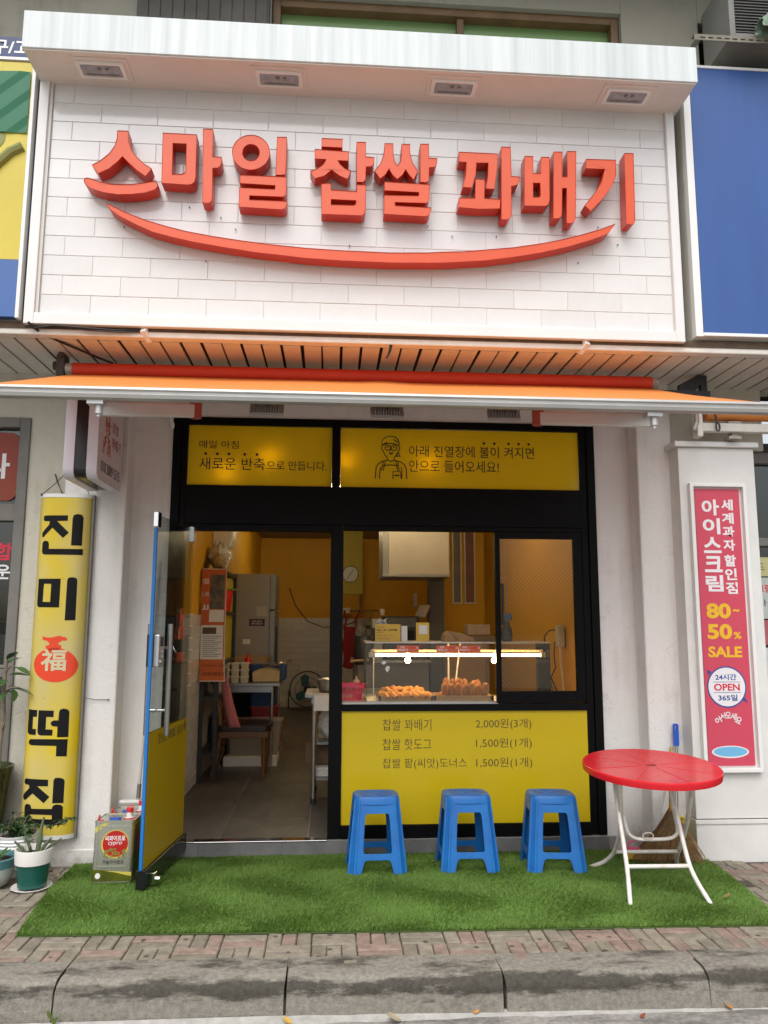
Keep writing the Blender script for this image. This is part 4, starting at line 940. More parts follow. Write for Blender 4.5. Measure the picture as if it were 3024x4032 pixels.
# ================================================================ PINK ICE-CREAM SIGN
ps = thing('column_sign', 'pink framed ice cream discount sign fixed to the white clad column', 'sign', (2.69,-.31,.54), world=True)
part('frame', MB().prism([(2.487,.535),(2.893,.535),(2.893,2.485),(2.487,2.485)], [[(2.512,.56),(2.868,.56),(2.868,2.460),(2.512,2.460)]], d0=-.337, d1=-.2965), WHITE_PAINT, ps, bev=.003)
pk = part('panel', MB().box(2.53,2.85,-.312,-.302,.575,2.447), M('pink_print', (.60,.065,.11), .4, var=.06, vs=2), ps)
part('margin', MB().box(2.5125,2.8675,-.3015,-.2965,.5605,2.4595), WHITE_PAINT, ps)
WINK = M('white_print', (.78,.76,.77), .45); YINK = M('yellow_print', (.78,.46,.02), .45); NINK = M('navy_print', (.02,.07,.30), .45); RINK = M('crimson_print', (.60,.02,.05), .45)
for k, ch in enumerate('아이스크림'):
    z = 2.372-.132*k
    words(pk, ch, 2.575, 2.700, z-.112, z, -.3125, WINK, .032)
for k, ch in enumerate('세계과자'):
    z = 2.374-.094*k
    words(pk, ch, 2.716, 2.800, z-.078, z, -.3125, WINK, .03)
for k, ch in enumerate('할인점'):
    z = 1.985-.094*k
    words(pk, ch, 2.716, 2.800, z-.080, z, -.3125, WINK, .03)
words(pk, '80', 2.568, 2.742, 1.548, 1.652, -.3125, YINK, .04)
words(pk, '~', 2.756, 2.802, 1.592, 1.614, -.3125, YINK, .04)
words(pk, '50', 2.568, 2.742, 1.408, 1.512, -.3125, YINK, .04)
words(pk, '%', 2.752, 2.806, 1.410, 1.458, -.3125, YINK, .03)
words(pk, 'SALE', 2.566, 2.804, 1.286, 1.360, -.3125, YINK, .035)
bd = part('badge', MB().prism(ell(2.682,1.09,.128,n=40), d0=-.3132, d1=-.3122), WINK, pk)
part('ring_arrow', MB().prism(ell(2.682,1.09,.137,n=40), [ell(2.682,1.09,.1285,n=40)], d0=-.3136, d1=-.3122).prism([(2.560,1.165),(2.548,1.205),(2.580,1.190)], d0=-.3138, d1=-.3122).prism([(2.79,1.0),(2.824,.985),(2.80,1.025)], d0=-.3138, d1=-.3122), NINK, bd)
words(bd, '24시간', 2.605, 2.752, 1.135, 1.176, -.3134, NINK, .02)
words(bd, 'OPEN', 2.592, 2.772, 1.065, 1.112, -.3134, RINK, .025)
words(bd, '365일', 2.618, 2.752, .998, 1.040, -.3134, NINK, .02)
part('rule', MB().box(2.588,2.778,-.3138,-.3133,1.121,1.124).box(2.588,2.778,-.3138,-.3133,1.052,1.055), NINK, bd)
for k, ch in enumerate('어서오세요'):
    a = R(38-19*k); cx, cz, rr = 2.68, .745, .16
    mb = text_mb(ch, -.021, .021, -.022, .022, 0, weight=.02).xf(Matrix.Translation((cx-rr*math.sin(a)*.72, -.3125, cz+rr*math.cos(a))) @ Matrix.Rotation(-a*.75, 4, 'Y'))
    part('lettering', mb, WINK, pk)
hp = part('ice_hole', MB().prism(ell(2.682,.665,.128,.040,n=36), d0=-.3132, d1=-.3122), WINK, pk)
part('water', MB().prism(ell(2.682,.667,.116,.032,n=36), d0=-.3140, d1=-.3133), M('pale_blue_print', (.16,.45,.70), .45), hp)

# ================================================================ NEIGHBOUR SHOP WINDOWS
def scruffy_inside(name): return M(name, (.10,.10,.09), .7, c2=(.03,.03,.03), vs=3)
lw = thing('left_shop_window', 'grey framed window of the rice-cake shop at the left edge', 'window', (-2.6,0,.12), world=True)
part('frame', MB().box(-2.185,-2.116,-.03,.10,.12,2.93).box(-3.4,-2.186,-.03,.10,2.86,2.93).box(-3.4,-2.186,-.02,.10,2.20,2.32).box(-3.4,-2.186,-.02,.10,1.14,1.22).box(-3.4,-2.186,-.02,.10,.12,.2), GREY_TRIM, lw, bev=.004)
part('pane', MB().box(-3.4,-2.187,.03,.036,.2,1.14).box(-3.4,-2.187,.03,.036,1.22,2.20).box(-3.4,-2.187,.03,.036,2.32,2.86), DARK_GLASS, lw)
part('orange_board', MB().prism(rrect(-3.3,-2.20,2.345,2.83,.06), d0=.015, d1=.028), M('orange_board', (.26,.035,.010), .5), lw)
words(lw, '나', -2.42, -2.255, 2.50, 2.68, .0145, WINK, .03)
words(lw, '합', -2.32, -2.20, 1.93, 2.05, .029, RINK, .03)
words(lw, '운', -2.31, -2.205, 1.80, 1.90, .029, WINK, .02)
part('room', MB().box(-3.6,-2.05,1.2,1.25,.05,3.1).box(-2.10,-2.05,.14,1.25,.05,3.1).box(-3.6,-2.05,.14,1.25,.0,.05).box(-3.6,-2.05,.14,1.25,3.1,3.15), scruffy_inside('left_room'), lw)
part('shelf', MB().box(-3.4,-2.2,.3,.7,.80,.84).box(-3.4,-2.2,.35,.7,1.50,1.53), PALE_WOOD, lw)
for k, (x, z, w, h, c) in enumerate(((-2.35,.842,.16,.2,(.5,.5,.47)), (-2.55,.842,.14,.28,(.3,.33,.3)), (-2.38,1.532,.2,.2,(.45,.3,.1)), (-2.62,1.532,.18,.25,(.2,.22,.2)), (-2.38,.25,.3,.32,(.25,.26,.24)))):
    single('shelf_box', MB().box(x-w/2,x+w/2,.36,.58,z,z+h), M('box%d' % k, c, .6, var=.2), ['pale carton on the lower shelf of the left shop window', 'grey-green carton on the lower shelf in the left shop, farther in', 'tan carton on the upper shelf of the left shop window', 'dark carton on the upper shelf in the left shop, farther in', 'grey bin low down inside the left shop window'][k], 'box', bev=.006)
rw = thing('right_shop_window', 'window of the shop at the right edge covered with posters', 'window', (3.4,0,.1), world=True)
part('frame', MB().box(2.99,3.03,-.02,.10,.05,2.78).box(3.03,4.2,-.02,.10,2.70,2.78).box(3.03,4.2,-.02,.10,2.08,2.14), GREY_TRIM, rw, bev=.004)
part('pane', MB().box(3.03,4.2,.04,.046,.05,2.70), DARK_GLASS, rw)
part('room', MB().box(2.99,4.4,1.0,1.05,.0,3.1), scruffy_inside('right_room'), rw)
for k, (z0, z1, c) in enumerate(((1.86,2.0,(.55,.52,.25)), (1.55,1.85,(.5,.55,.52)), (1.36,1.54,(.45,.12,.14)), (.55,1.34,(.6,.62,.66)))):
    part('poster', MB().box(3.035,3.6,.030,.034,z0,z1), M('poster%d' % k, c, .5, var=.2, vs=6), rw)
words(rw, '스크림 착한', 3.06, 3.4, 1.74, 1.80, .0295, RINK, .02)
words(rw, '샌드', 3.05, 3.2, 1.90, 1.96, .0295, LINE_DARK, .0)
words(rw, '있나요?', 3.06, 3.3, 1.64, 1.69, .0295, LINE_DARK, .0)
a2 = thing('folded_awning', 'rolled orange awning with folded arms above the right shop', 'awning', (2.9,-.3,2.9), world=True)
part('roller', MB().cyl((2.63,-.32,2.985),(4.0,-.32,2.995),.05,n=24), FAB, a2, smooth=50)
part('arm', MB().box(2.53,4.0,-.40,-.34,2.84,2.90).box(2.53,2.57,-.41,-.33,2.80,3.05), BEAM, a2, bev=.006)
part('bracket', MB().tube([(2.56,-.38,3.06),(2.53,-.40,3.0),(2.53,-.40,2.9),(2.50,-.41,2.84)], .018), RUST_ALU, a2, smooth=60)
part('clamp', MB().box(2.80,2.84,-.36,-.30,2.79,2.92).box(2.77,2.86,-.38,-.30,2.795,2.815).box(2.77,2.86,-.38,-.30,2.905,2.92), RUST_ALU, a2)
part('crank_eye', MB().tube([(2.67+.014*math.sin(t*.7854), -.42, 2.865+.03*math.cos(t*.7854)) for t in range(8)], .006, closed=True).cyl((2.665,-.42,2.895),(2.66,-.40,3.0),.008), M('dark_iron', (.06,.05,.045), .6), a2)

# ================================================================ ARTIFICIAL GRASS MAT
MAT = [(-1.50,-1.372),(-.6,-1.392),(.3,-1.425),(1.2,-1.44),(2.30,-1.462),(2.36,-1.2),(2.47,-.34),(2.425,-.33),(2.42,-.17),(1.98,-.17),(1.95,-.03),(-1.12,-.03),(-1.36,-.04),(-1.38,-.168),(-1.60,-.175),(-1.57,-.7)]
gm_ = thing('grass_mat', 'green artificial grass mat laid in front of the shop', 'mat', (.4,-.75,0), world=True)
bed = MB()
for ya, yb in ((-1.47,-.75),(-.75,-.5),(-.5,-.25),(-.25,-.03)):
    cut = []
    for i in range(len(MAT)):            # clip the outline to a strip so the mat can follow the dip
        for (p, q) in ((MAT[i-1], MAT[i]),):
            pts = [p]+sorted([(p[0]+(q[0]-p[0])*(c-p[1])/(q[1]-p[1]), c) for c in (ya, yb) if (p[1]-c)*(q[1]-c) < 0], key=lambda r: abs(r[1]-p[1]))
            cut += [r for r in pts if ya-1e-6 <= r[1] <= yb+1e-6]
    if len(cut) > 2: bed.prism(cut, d0=.001, d1=.006, f=lambda u,v,d:(u,v,d+ground(v)))
part('backing', bed, M('mat_backing', (.07,.12,.02), .95, var=.4, vs=30), gm_)
def grass_material():
    m, N, L, b = nt('turf_blade')
    b.inputs['Roughness'].default_value = .5; b.inputs['Specular IOR Level'].default_value = .3
    geo = N.new('ShaderNodeNewGeometry')
    rp = N.new('ShaderNodeValToRGB'); e = rp.color_ramp.elements
    e[0].position = 0; e[0].color = (.085,.175,.024,1); e[1].position = 1; e[1].color = (.245,.37,.09,1)
    k = e.new(.55); k.color = (.145,.268,.045,1)
    L.new(geo.outputs['Random Per Island'], rp.inputs['Fac'])
    n = N.new('ShaderNodeTexNoise'); n.inputs['Scale'].default_value = 2.2; n.inputs['Detail'].default_value = 9; L.new(geo.outputs['Position'], n.inputs['Vector'])
    mr = N.new('ShaderNodeMapRange'); mr.inputs['From Min'].default_value = .32; mr.inputs['From Max'].default_value = .68; mr.inputs['To Min'].default_value = .84; mr.inputs['To Max'].default_value = 1.14
    L.new(n.outputs['Fac'], mr.inputs['Value'])
    hv = N.new('ShaderNodeHueSaturation'); L.new(rp.outputs['Color'], hv.inputs['Color']); L.new(mr.outputs['Result'], hv.inputs['Value'])
    L.new(hv.outputs['Color'], b.inputs['Base Color'])
    t = N.new('ShaderNodeBsdfTranslucent'); L.new(hv.outputs['Color'], t.inputs['Color'])
    mx = N.new('ShaderNodeMixShader'); mx.inputs['Fac'].default_value = .25
    L.new(b.outputs['BSDF'], mx.inputs[1]); L.new(t.outputs['BSDF'], mx.inputs[2]); L.new(mx.outputs['Shader'], N['Material Output'].inputs['Surface'])
    return m
def turf(n):
    rng = np.random.default_rng(3)
    P = np.array(MAT)
    x = rng.uniform(-1.62, 2.48, n*2); y = rng.uniform(-1.47, -.02, n*2)
    ins = np.zeros(len(x), bool); j = len(P)-1
    for i in range(len(P)):
        xi, yi, xj, yj = *P[i], *P[j]
        c = ((yi > y) != (yj > y)) & (x < (xj-xi)*(y-yi)/(yj-yi+1e-12)+xi)
        ins ^= c; j = i
    x, y = x[ins], y[ins]; n = len(x)
    # blades lean in patches, all directions
    patch = .6*np.sin(x*9.1+np.sin(y*7)*2)+.6*np.cos(y*11.3+x*3)
    a = patch*1.4+rng.normal(0, 1.1, n)
    h = rng.uniform(.010, .019, n)*(1+.08*patch); lean = rng.uniform(.3, 1.3, n)*h
    w = rng.uniform(.0010, .0018, n)
    wa = rng.uniform(0, 6.28, n)
    dx, dy = np.cos(wa)*w, np.sin(wa)*w
    lx, ly = np.cos(a)*lean, np.sin(a)*lean
    z0 = .010
    V = np.empty((n, 5, 3))
    V[:,0] = np.stack([x-dx, y-dy, np.full(n, z0)], 1); V[:,1] = np.stack([x+dx, y+dy, np.full(n, z0)], 1)
    V[:,2] = np.stack([x+dx*.8+lx*.35, y+dy*.8+ly*.35, z0+h*.62], 1); V[:,3] = np.stack([x-dx*.8+lx*.35, y-dy*.8+ly*.35, z0+h*.62], 1)
    V[:,4] = np.stack([x+lx, y+ly, z0+h], 1)
    V[:,:,2] += (-.042*np.clip((y+.75)/.72, 0, 1))[:,None]
    V -= np.array([.4,-.75,0])
    me = bpy.data.meshes.new('blades')
    base = (np.arange(n)*5)[:,None]
    q = (base+np.array([0,1,2,3])).ravel(); t = (base+np.array([3,2,4])).ravel()
    loops = np.concatenate([np.stack([base+np.array([0,1,2,3])],0).reshape(n,4), base+np.array([3,2,4])], 1).ravel()
    me.vertices.add(n*5); me.vertices.foreach_set('co', V.ravel())
    me.loops.add(n*7); me.loops.foreach_set('vertex_index', loops)
    st = np.stack([np.arange(n)*7, np.arange(n)*7+4], 1).ravel()
    me.polygons.add(n*2); me.polygons.foreach_set('loop_start', st)
    me.update(calc_edges=True); me.validate()
    me.materials.append(grass_material())
    o = bpy.data.objects.new('blades', me); COL.objects.link(o); o.parent = gm_
    tag(o, kind='stuff')
turf(230000)

# ================================================================ STOOLS
def make_stool():
    t = thing('stool', 'stool', 'stool', (0,0,0), group='blue plastic stools in front of the menu panel')
    H = .445
    def half(z): return .134+(.178-.134)*(1-z/H)          # half width at a height
    for k in range(4):
        rot = Matrix.Rotation(R(90*k), 4, 'Z')
        def f(u, v, d): return tuple(rot @ Vector((u*half(v), -half(v)-.002+d, v)))
        out = [(-.80,.0),(-.56,.0),(-.50,.055),(-.46,.075),(-.38,.082),(.38,.082),(.46,.075),(.50,.055),(.56,.0),(.80,.0),(.74,.43),(-.74,.43)]
        hole = [(-.52,.125),(-.48,.118),(.48,.118),(.52,.125),(.53,.15),(.52,.30),(.50,.335),(.44,.345),(-.44,.345),(-.50,.335),(-.52,.30),(-.53,.15)]
        part('side_panel', MB().prism(out, [hole], d0=0, d1=.004, f=f), BLUE_PLASTIC, t, bev=.0012)
        # ribbed corner leg: a chamfer face set back between two raised ribs
        mb = MB()
        for (a0, a1, b0, b1, off) in (((.74),(1),(1),(.74),-.006),):
            prof = [(.72,1.012),(.78,1.035),(.83,1.03),(.84,.975),(.975,.84),(1.03,.83),(1.035,.78),(1.012,.72),(.985,.72),(.975,.80),(.81,.965),(.80,.975),(.72,.985)]
            zs = [0, .15, .30, .425]
            vs = []; fs = []
            for z in zs:
                for (px, py) in prof:
                    vs.append(rot @ Vector((px*half(z), -py*half(z), z)))
            n = len(prof)
            for i in range(len(zs)-1):
                for q in range(n):
                    fs.append((i*n+q, i*n+(q+1) % n, (i+1)*n+(q+1) % n, (i+1)*n+q))
            fs += [tuple(range(n))[::-1], tuple((len(zs)-1)*n+q for q in range(n))]
            mb.add(vs, fs)
        part('leg', mb, BLUE_PLASTIC, t, bev=.001)
    # seat: rounded square with nicked corners, rolled edge, hole in the middle
    def ring(s, z):
        o = []
        for k in range(4):
            rot = Matrix.Rotation(R(90*k), 3, 'Z')
            for (px, py) in ((-.70,1.0),(-.35,1.035),(0,1.045),(.35,1.035),(.70,1.0),(.80,.96),(.85,.93),(.93,.85),(.96,.80)):
                q = rot @ Vector((px, -py, 0)); o.append((q.x*s*.136, q.y*s*.136, z))
        return o
    hole = [(.011*math.cos(2*math.pi*i/36+R(-125)), .011*math.sin(2*math.pi*i/36+R(-125)), .4415) for i in range(36)]
    rings = [ring(1.03,.395), ring(1.045,.397), ring(1.03,.43), ring(1.0,.441), ring(.95,.4445), ring(.9,.4435), hole, [(x,y,.41) for x,y,z in hole]]
    mb = MB(); n = 36
    for r_i in rings: mb.v += r_i
    for i in range(len(rings)-1):
        for q in range(n):
            mb.f.append((i*n+q, i*n+(q+1) % n, (i+1)*n+(q+1) % n, (i+1)*n+q))
    part('seat', mb, BLUE_PLASTIC, t, smooth=35)
    pat = MB()
    for k in range(4):
        rot = Matrix.Rotation(R(90*k), 4, 'Z')
        for s in (.04,.07,.10):
            P_ = [rot @ Vector((u*s, -s*(1-.25*abs(u)), .4452)) for u in (-.9,-.45,0,.45,.9)]
            pat.tube(P_, .0012, 4)
    part('seat_pattern', pat, BLUE_PLASTIC, t)
    return t
st0 = make_stool()
for i, (x, y, a, lb) in enumerate(((.305,-.385,1,'blue plastic stool nearest the open glass door'), (.882,-.385,-1,'blue plastic stool standing between the two other blue stools'), (1.42,-.43,-5,'blue plastic stool nearest the red table'))):
    o = st0 if i == 0 else copy_tree(st0)
    o.location = (x, y, ground(y)+.016); o.rotation_euler = (R(-3.0), 0, R(a)); o['label'] = lb

# ================================================================ RED TABLE
tb_ = thing('folding_table', 'round red plastic table on white folding tube legs', 'table', (1.93,-.80,0.012), world=True)
TM = Matrix.Translation((1.935,-.79,.668)) @ Matrix.Rotation(R(4.4), 4, 'X')
top = MB().lathe([(.02,-.012),(.37,-.012),(.378,-.034),(.398,-.034),(.402,-.006),(.400,.002),(.394,.006),(.386,.0042),(.03,.0042),(.026,.0),(.018,-.002),(.010,-.002)], 72).xf(TM)
tt = part('table_top', top, RED_PLASTIC, tb_, smooth=40)
rb = MB()
for k in range(8):
    a = R(45*k+10); rb.bar((.06*math.cos(a),.06*math.sin(a),.0045),(.375*math.cos(a),.375*math.sin(a),.0045),.004,.0016)
part('moulded_rib', rb.xf(TM), RED_PLASTIC, tt)
part('parasol_hole', MB().box(-.032,.032,-.009,.009,.0043,.0050).xf(TM), M('dark_red', (.20,.01,.01), .5), tt)
def lerp(a, b, t): return tuple(a[i]+(b[i]-a[i])*t for i in range(3))
def bend(pts, n=6):
    """round the corners of a tube path"""
    out = [pts[0]]
    for i in range(1, len(pts)-1):
        a, b, c = pts[i-1], pts[i], pts[i+1]
        for k in range(n+1):
            t = k/n; p = lerp(lerp(lerp(a,b,.62), b, t), lerp(b, lerp(b,c,.38), t), t); out.append(p)
    out.append(pts[-1]); return out
TR = .0125
# frame with its feet towards the street
part('leg', MB().tube(bend([(1.633,-1.165,.012),(1.652,-1.10,.11),(1.668,-1.04,.19),(1.705,-.80,.55),(1.73,-.72,.645)]), TR, 10), WHITE_METAL, tb_, smooth=60)
part('leg', MB().tube(bend([(2.075,-1.175,.012),(2.035,-1.10,.11),(2.020,-1.04,.19),(2.04,-.82,.53),(2.05,-.72,.645)]), TR, 10), WHITE_METAL, tb_, smooth=60)
part('cross_tube', MB().cyl((1.666,-1.05,.175),(2.022,-1.05,.172),TR*.95,n=10), WHITE_METAL, tb_, smooth=60)
# frame with its feet towards the shop
part('leg', MB().tube(bend([(1.655,-.45,-.006),(1.725,-.50,.035),(1.765,-.58,.11),(1.735,-.80,.31),(1.655,-1.02,.60),(1.65,-1.04,.628)]), TR, 10), WHITE_METAL, tb_, smooth=60)
part('leg', MB().tube(bend([(2.225,-.43,-.006),(2.19,-.50,.05),(2.165,-.60,.12),(2.13,-.80,.31),(2.075,-1.02,.58),(2.07,-1.04,.628)]), TR, 10), WHITE_METAL, tb_, smooth=60)
part('cross_tube', MB().cyl((1.768,-.60,.125),(2.165,-.60,.122),TR*.9,n=10), WHITE_METAL, tb_, smooth=60)
part('stay', MB().tube(bend([(1.69,-.87,.58),(1.72,-.87,.42),(1.745,-.87,.30),(1.80,-.87,.268),(2.0,-.87,.268),(2.05,-.87,.30),(2.03,-.87,.42),(2.0,-.87,.62)]), TR*.85, 10), WHITE_METAL, tb_, smooth=60)
part('rivet', MB().lathe([(.001,-.03),(.006,-.028),(.006,.028),(.001,.03)],8,(1.735,-.83,.33),'y'), GREY_STEEL, tb_)
part('wire_ring', MB().tube([(1.86+.032*math.cos(2*math.pi*k/16), -.885, .292+.018*math.sin(2*math.pi*k/16)) for k in range(16)], .0035, 6, closed=True), M('cream_ring', (.7,.6,.48), .5), tb_)

# ================================================================ BROOMS AND BRUSHES BEHIND THE TABLE
bm_ = thing('straw_broom', 'straw broom with spread brown bristles leaning in the corner behind the table', 'broom', (2.17,-.42,0), world=True)
straw = MB(); rg = random.Random(5)
for k in range(900):
    u = rg.uniform(-1, 1); d = rg.uniform(-1, 1)
    p0 = (2.255+.012*u, -.32+.012*d, .315)
    p1 = (2.235+.09*u, -.35+.035*d, .19+rg.uniform(-.01,.01))
    p2 = (2.165+.225*u+rg.uniform(-.02,.02), -.42+.05*d-.03*u, .0+rg.uniform(0,.04)+.012*abs(u))
    straw.tube([p0, p1, p2], [.0017,.0014,.0009], 3)
part('bristles', straw, M('straw', (.34,.20,.075), .75, c2=(.17,.095,.035), vs=30), bm_, kind='stuff')
part('core', MB().lathe([(.012,0),(.05,-.06),(.10,-.15),(.135,-.24),(.13,-.27)], 16, (2.235,-.365,.305), sx=1.15, sy=.35), M('straw_core', (.16,.09,.035), .9, var=.4, vs=40), bm_)
part('binding', MB().tube([(2.254+.016*math.cos(k*.785), -.322+.016*math.sin(k*.785), .300+.0011*k) for k in range(32)], .0045, 5), M('yellow_binding', (.60,.36,.03), .6), bm_)
part('handle', MB().tube([(2.254,-.32,.31),(2.275,-.28,.40),(2.30,-.24,.55),(2.33,-.19,.68)], [.016,.014,.012,.011], 10), M('bamboo', (.50,.34,.10), .5, var=.3, vs=20), bm_, smooth=60)
pb = thing('hand_brush', 'pink hand brush with yellow bristles lying behind the table', 'brush', (1.98,-.38,.0), world=True)
PINK = M('pink_plastic', (.70,.10,.22), .4)
part('frame', MB().tube([(1.925,-.37,.085),(1.95,-.36,.115),(2.0,-.35,.125),(2.045,-.34,.118),(2.06,-.34,.07),(2.03,-.36,.075),(1.925,-.37,.085)], .006, 6).box(1.925,2.06,-.385,-.345,.062,.082), PINK, pb)
bq = MB()
for k in range(60): 
    x = 1.93+.125*(k % 20)/19; y = -.38+.012*(k//20); bq.cyl((x,y,.062),(x-.014+random.uniform(-.006,.006),y-.01,.018),.0028,.002,5)
part('bristles', bq, M('yellow_bristle', (.70,.45,.03), .6), pb, kind='stuff')
dp_ = single('dustpan', MB().prism([(2.31,-.01),(2.40,-.01),(2.41,.20),(2.39,.23),(2.33,.23),(2.30,.20)], [[(2.33,.17),(2.385,.17),(2.38,.21),(2.335,.21)]], d0=-.19, d1=-.165), M('yellow_plastic', (.62,.50,.03), .4), 'yellow dustpan standing against the wall behind the straw broom', 'dustpan', bev=.004)
bt_ = thing('toilet_brush', 'long wire-stemmed brush with a blue handle standing in the corner behind the table', 'brush', (2.35,-.19,.02), world=True)
part('handle', MB().prism(rrect(2.352,2.386,.685,.835,.014), [rrect(2.363,2.376,.795,.823,.005)], d0=-.195, d1=-.175), M('bright_blue_plastic', (.02,.10,.55), .35), bt_, bev=.004)
part('stem', MB().cyl((2.362,-.185,.685),(2.322,-.195,-.01),.004,n=8).cyl((2.378,-.185,.685),(2.338,-.195,-.01),.004,n=8), GREY_STEEL, bt_)
single('mop_pole', MB().tube([(2.14,-.27,-.01),(2.21,-.22,.20),(2.30,-.17,.40),(2.38,-.162,.58)], .009, 8), WHITE_PAINT, 'thin white pole leaning against the pilaster beside the straw broom', 'pole', smooth=60)

# ================================================================ OIL TINS
def label_tin():
    t = thing('oil_tin', 'tin', 'oil tin', (0,0,0), group='square oil tins by the door')
    TIN = M('tin_silver', (.52,.53,.45), .26, metal=.75, var=.12, vs=7)
    GREEN = M('tin_green', (.13,.15,.012), .3, c2=(.05,.06,.006), vs=9, metal=.2)
    part('body', MB().prism(rrect(-.113,.113,-.113,.113,.018,4), d0=.004, d1=.338, f=lambda u,v,d:(u,v,d)), TIN, t, smooth=40)
    part('lid', MB().prism(rrect(-.110,.110,-.110,.110,.018,4), d0=.338, d1=.3395, f=lambda u,v,d:(u,v,d)).prism(rrect(-.1155,.1155,-.1155,.1155,.02,4), [rrect(-.108,.108,-.108,.108,.016,4)], d0=.333, d1=.3435, f=lambda u,v,d:(u,v,d)), TIN, t, smooth=40)
    part('raised_panel', MB().prism(rrect(-.092,.092,.088,.315,.012), [rrect(-.086,.086,.094,.309,.010)], d0=-.1150, d1=-.1128), TIN, t, bev=.001)
    part('side_panel', MB().prism(rrect(-.085,.085,.03,.31,.012), d0=.1131, d1=.1142, f=lambda u,v,d:(d,u,v)), GREEN, t)
    part('side_label', MB().prism(rrect(-.06,.06,.16,.27,.02), d0=.1143, d1=.1148, f=lambda u,v,d:(d,u,v)), M('tin_dark_red', (.12,.012,.012), .3), t)
    part('green_band', MB().prism([(-.112,.012),(.112,.012),(.112,.052),(.05,.062),(-.02,.072),(-.112,.078)], d0=-.1143, d1=-.1131), GREEN, t)
    part('yellow_swoosh', MB().prism([(-.05,.072),(.02,.066),(.09,.061),(.112,.061),(.112,.040),(.08,.045),(.03,.058)], d0=-.1150, d1=-.1144), M('tin_yellow', (.55,.46,.08), .35), t)
    part('corner_stripe', MB().prism([(-.108,.275),(-.108,.305),(-.05,.333),(-.025,.333)], d0=-.1143, d1=-.1131), bpy.data.materials['tin_yellow'], t)
    part('badge_ring', MB().prism(ell(.012,.215,.081,.078,n=40), d0=-.1140, d1=-.1131), bpy.data.materials['tin_yellow'], t)
    bd_ = part('badge', MB().prism(ell(.012,.217,.072,.072,n=40), d0=-.1147, d1=-.1141), M('tin_red', (.42,.012,.012), .3), t)
    words(bd_, '씨와이프로', -.048, .068, .232, .262, -.1149, WINK, .02)
    words(bd_, 'cypro', -.028, .050, .205, .228, -.1149, WINK, 0, shear=.25)
    tw = MB(); rr_ = random.Random(2)
    for k in range(40):
        a, b_ = rr_.uniform(-.05,.07), rr_.uniform(.148,.192)
        tw.prism(ell(a, b_-abs(a-.012)*.15, .007, .005, n=6), d0=-.1156-.0004*rr_.random(), d1=-.1148)
    part('leaf_print', tw, M('tin_leaf', (.30,.30,.05), .5, var=.6, vs=60), bd_, kind='stuff')
    words(t, '카놀라식용유', -.055, .065, .105, .128, -.1132, LINE_DARK, .01)
    part('seal', MB().prism(ell(-.078,.042,.015,.016,n=20), d0=-.1150, d1=-.1144), PAPER, t)
    CAPR = M('cap_red', (.66,.02,.03), .35)
    sp = part('spout', MB().lathe([(.030,0),(.030,.006),(.020,.010),(.018,.030),(.012,.040),(.010,.04)], 20, (.065,-.02,.3396)), M('spout_clear', (.62,.6,.6), .25), t, smooth=50)
    part('cap', MB().lathe([(.019,.036),(.020,.040),(.019,.058),(.004,.060)], 18, (.065,-.02,.3396)).lathe([(.032,-.001),(.034,.002),(.031,.0045),(.022,.0055)], 20, (.065,-.02,.3396)).tube([(.085,-.02,.392),(.075,.0,.408),(.055,.0,.406),(.045,-.02,.395)], .003, 5), CAPR, sp, smooth=50)
    part('vent_cap', MB().lathe([(.015,0),(.015,.005),(.004,.006)], 16, (-.083,-.085,.3396)).lathe([(.002,-.003),(.014,-.003),(.014,.003),(.002,.003)], 14, (-.097,-.08,.358), 'x'), CAPR, t, smooth=50)
    part('handle', MB().prism(rrect(-.045,.022,-.062,-.028,.014), d0=.3398, d1=.349, f=lambda u,v,d:(u,v,d)), M('tin_blue', (.015,.08,.45), .35), t, bev=.003)
    return t
tin = label_tin()
tin.location = (-1.247,-.535,.008); tin.rotation_euler = (R(-2.5),0,R(1)); tin['label'] = 'silver square oil tin with red round label at the front, by the open door'
t2 = copy_tree(tin); t2.location = (-1.235,-.285,-.008); t2.rotation_euler = (R(-2.5),0,R(-2)); t2['label'] = 'silver square oil tin half hidden behind the front tin'

mp_ = thing('mop', 'white mop with a thin grey pole leaning on the wall behind the door', 'mop', (-1.26,-.1,.0), world=True)
part('pole', MB().tube([(-1.245,-.065,.40),(-1.215,-.02,1.2),(-1.19,.008,1.93)], .009, 8), M('mop_grey', (.50,.50,.50), .4), mp_, smooth=60)
part('socket', MB().cyl((-1.246,-.068,.36),(-1.243,-.06,.45),.014,n=10), GREY_TRIM, mp_, smooth=60)
part('head', MB().box(-1.36,-1.15,-.10,-.045,.335,.352), WHITE_PAINT, mp_, bev=.004)

# ================================================================ POTTED PLANTS
SOIL = M('soil', (.055,.04,.028), .95, var=.6, vs=50, bump=.8, bs=60)
LEAF = M('leaf_green', (.055,.125,.03), .4, c2=(.03,.075,.018), vs=12, rnd=.25)
IVY = M('ivy_leaf', (.045,.10,.028), .45, c2=(.02,.055,.015), vs=25)
STEM = M('bark', (.24,.19,.13), .8, var=.4, vs=30)
def leaf_mb(L_, W_, curl=.15, n=6):
    P = []
    for i in range(n+1):
        t = i/n; w = W_*math.sin(math.pi*min(1, t*.93+.04))**.8*(1-.35*t)
        z = -curl*L_*t*t
        P.append([(L_*t, -w, z+.25*w), (L_*t, 0, z), (L_*t, w, z+.25*w)])
    return MB().grid(P)
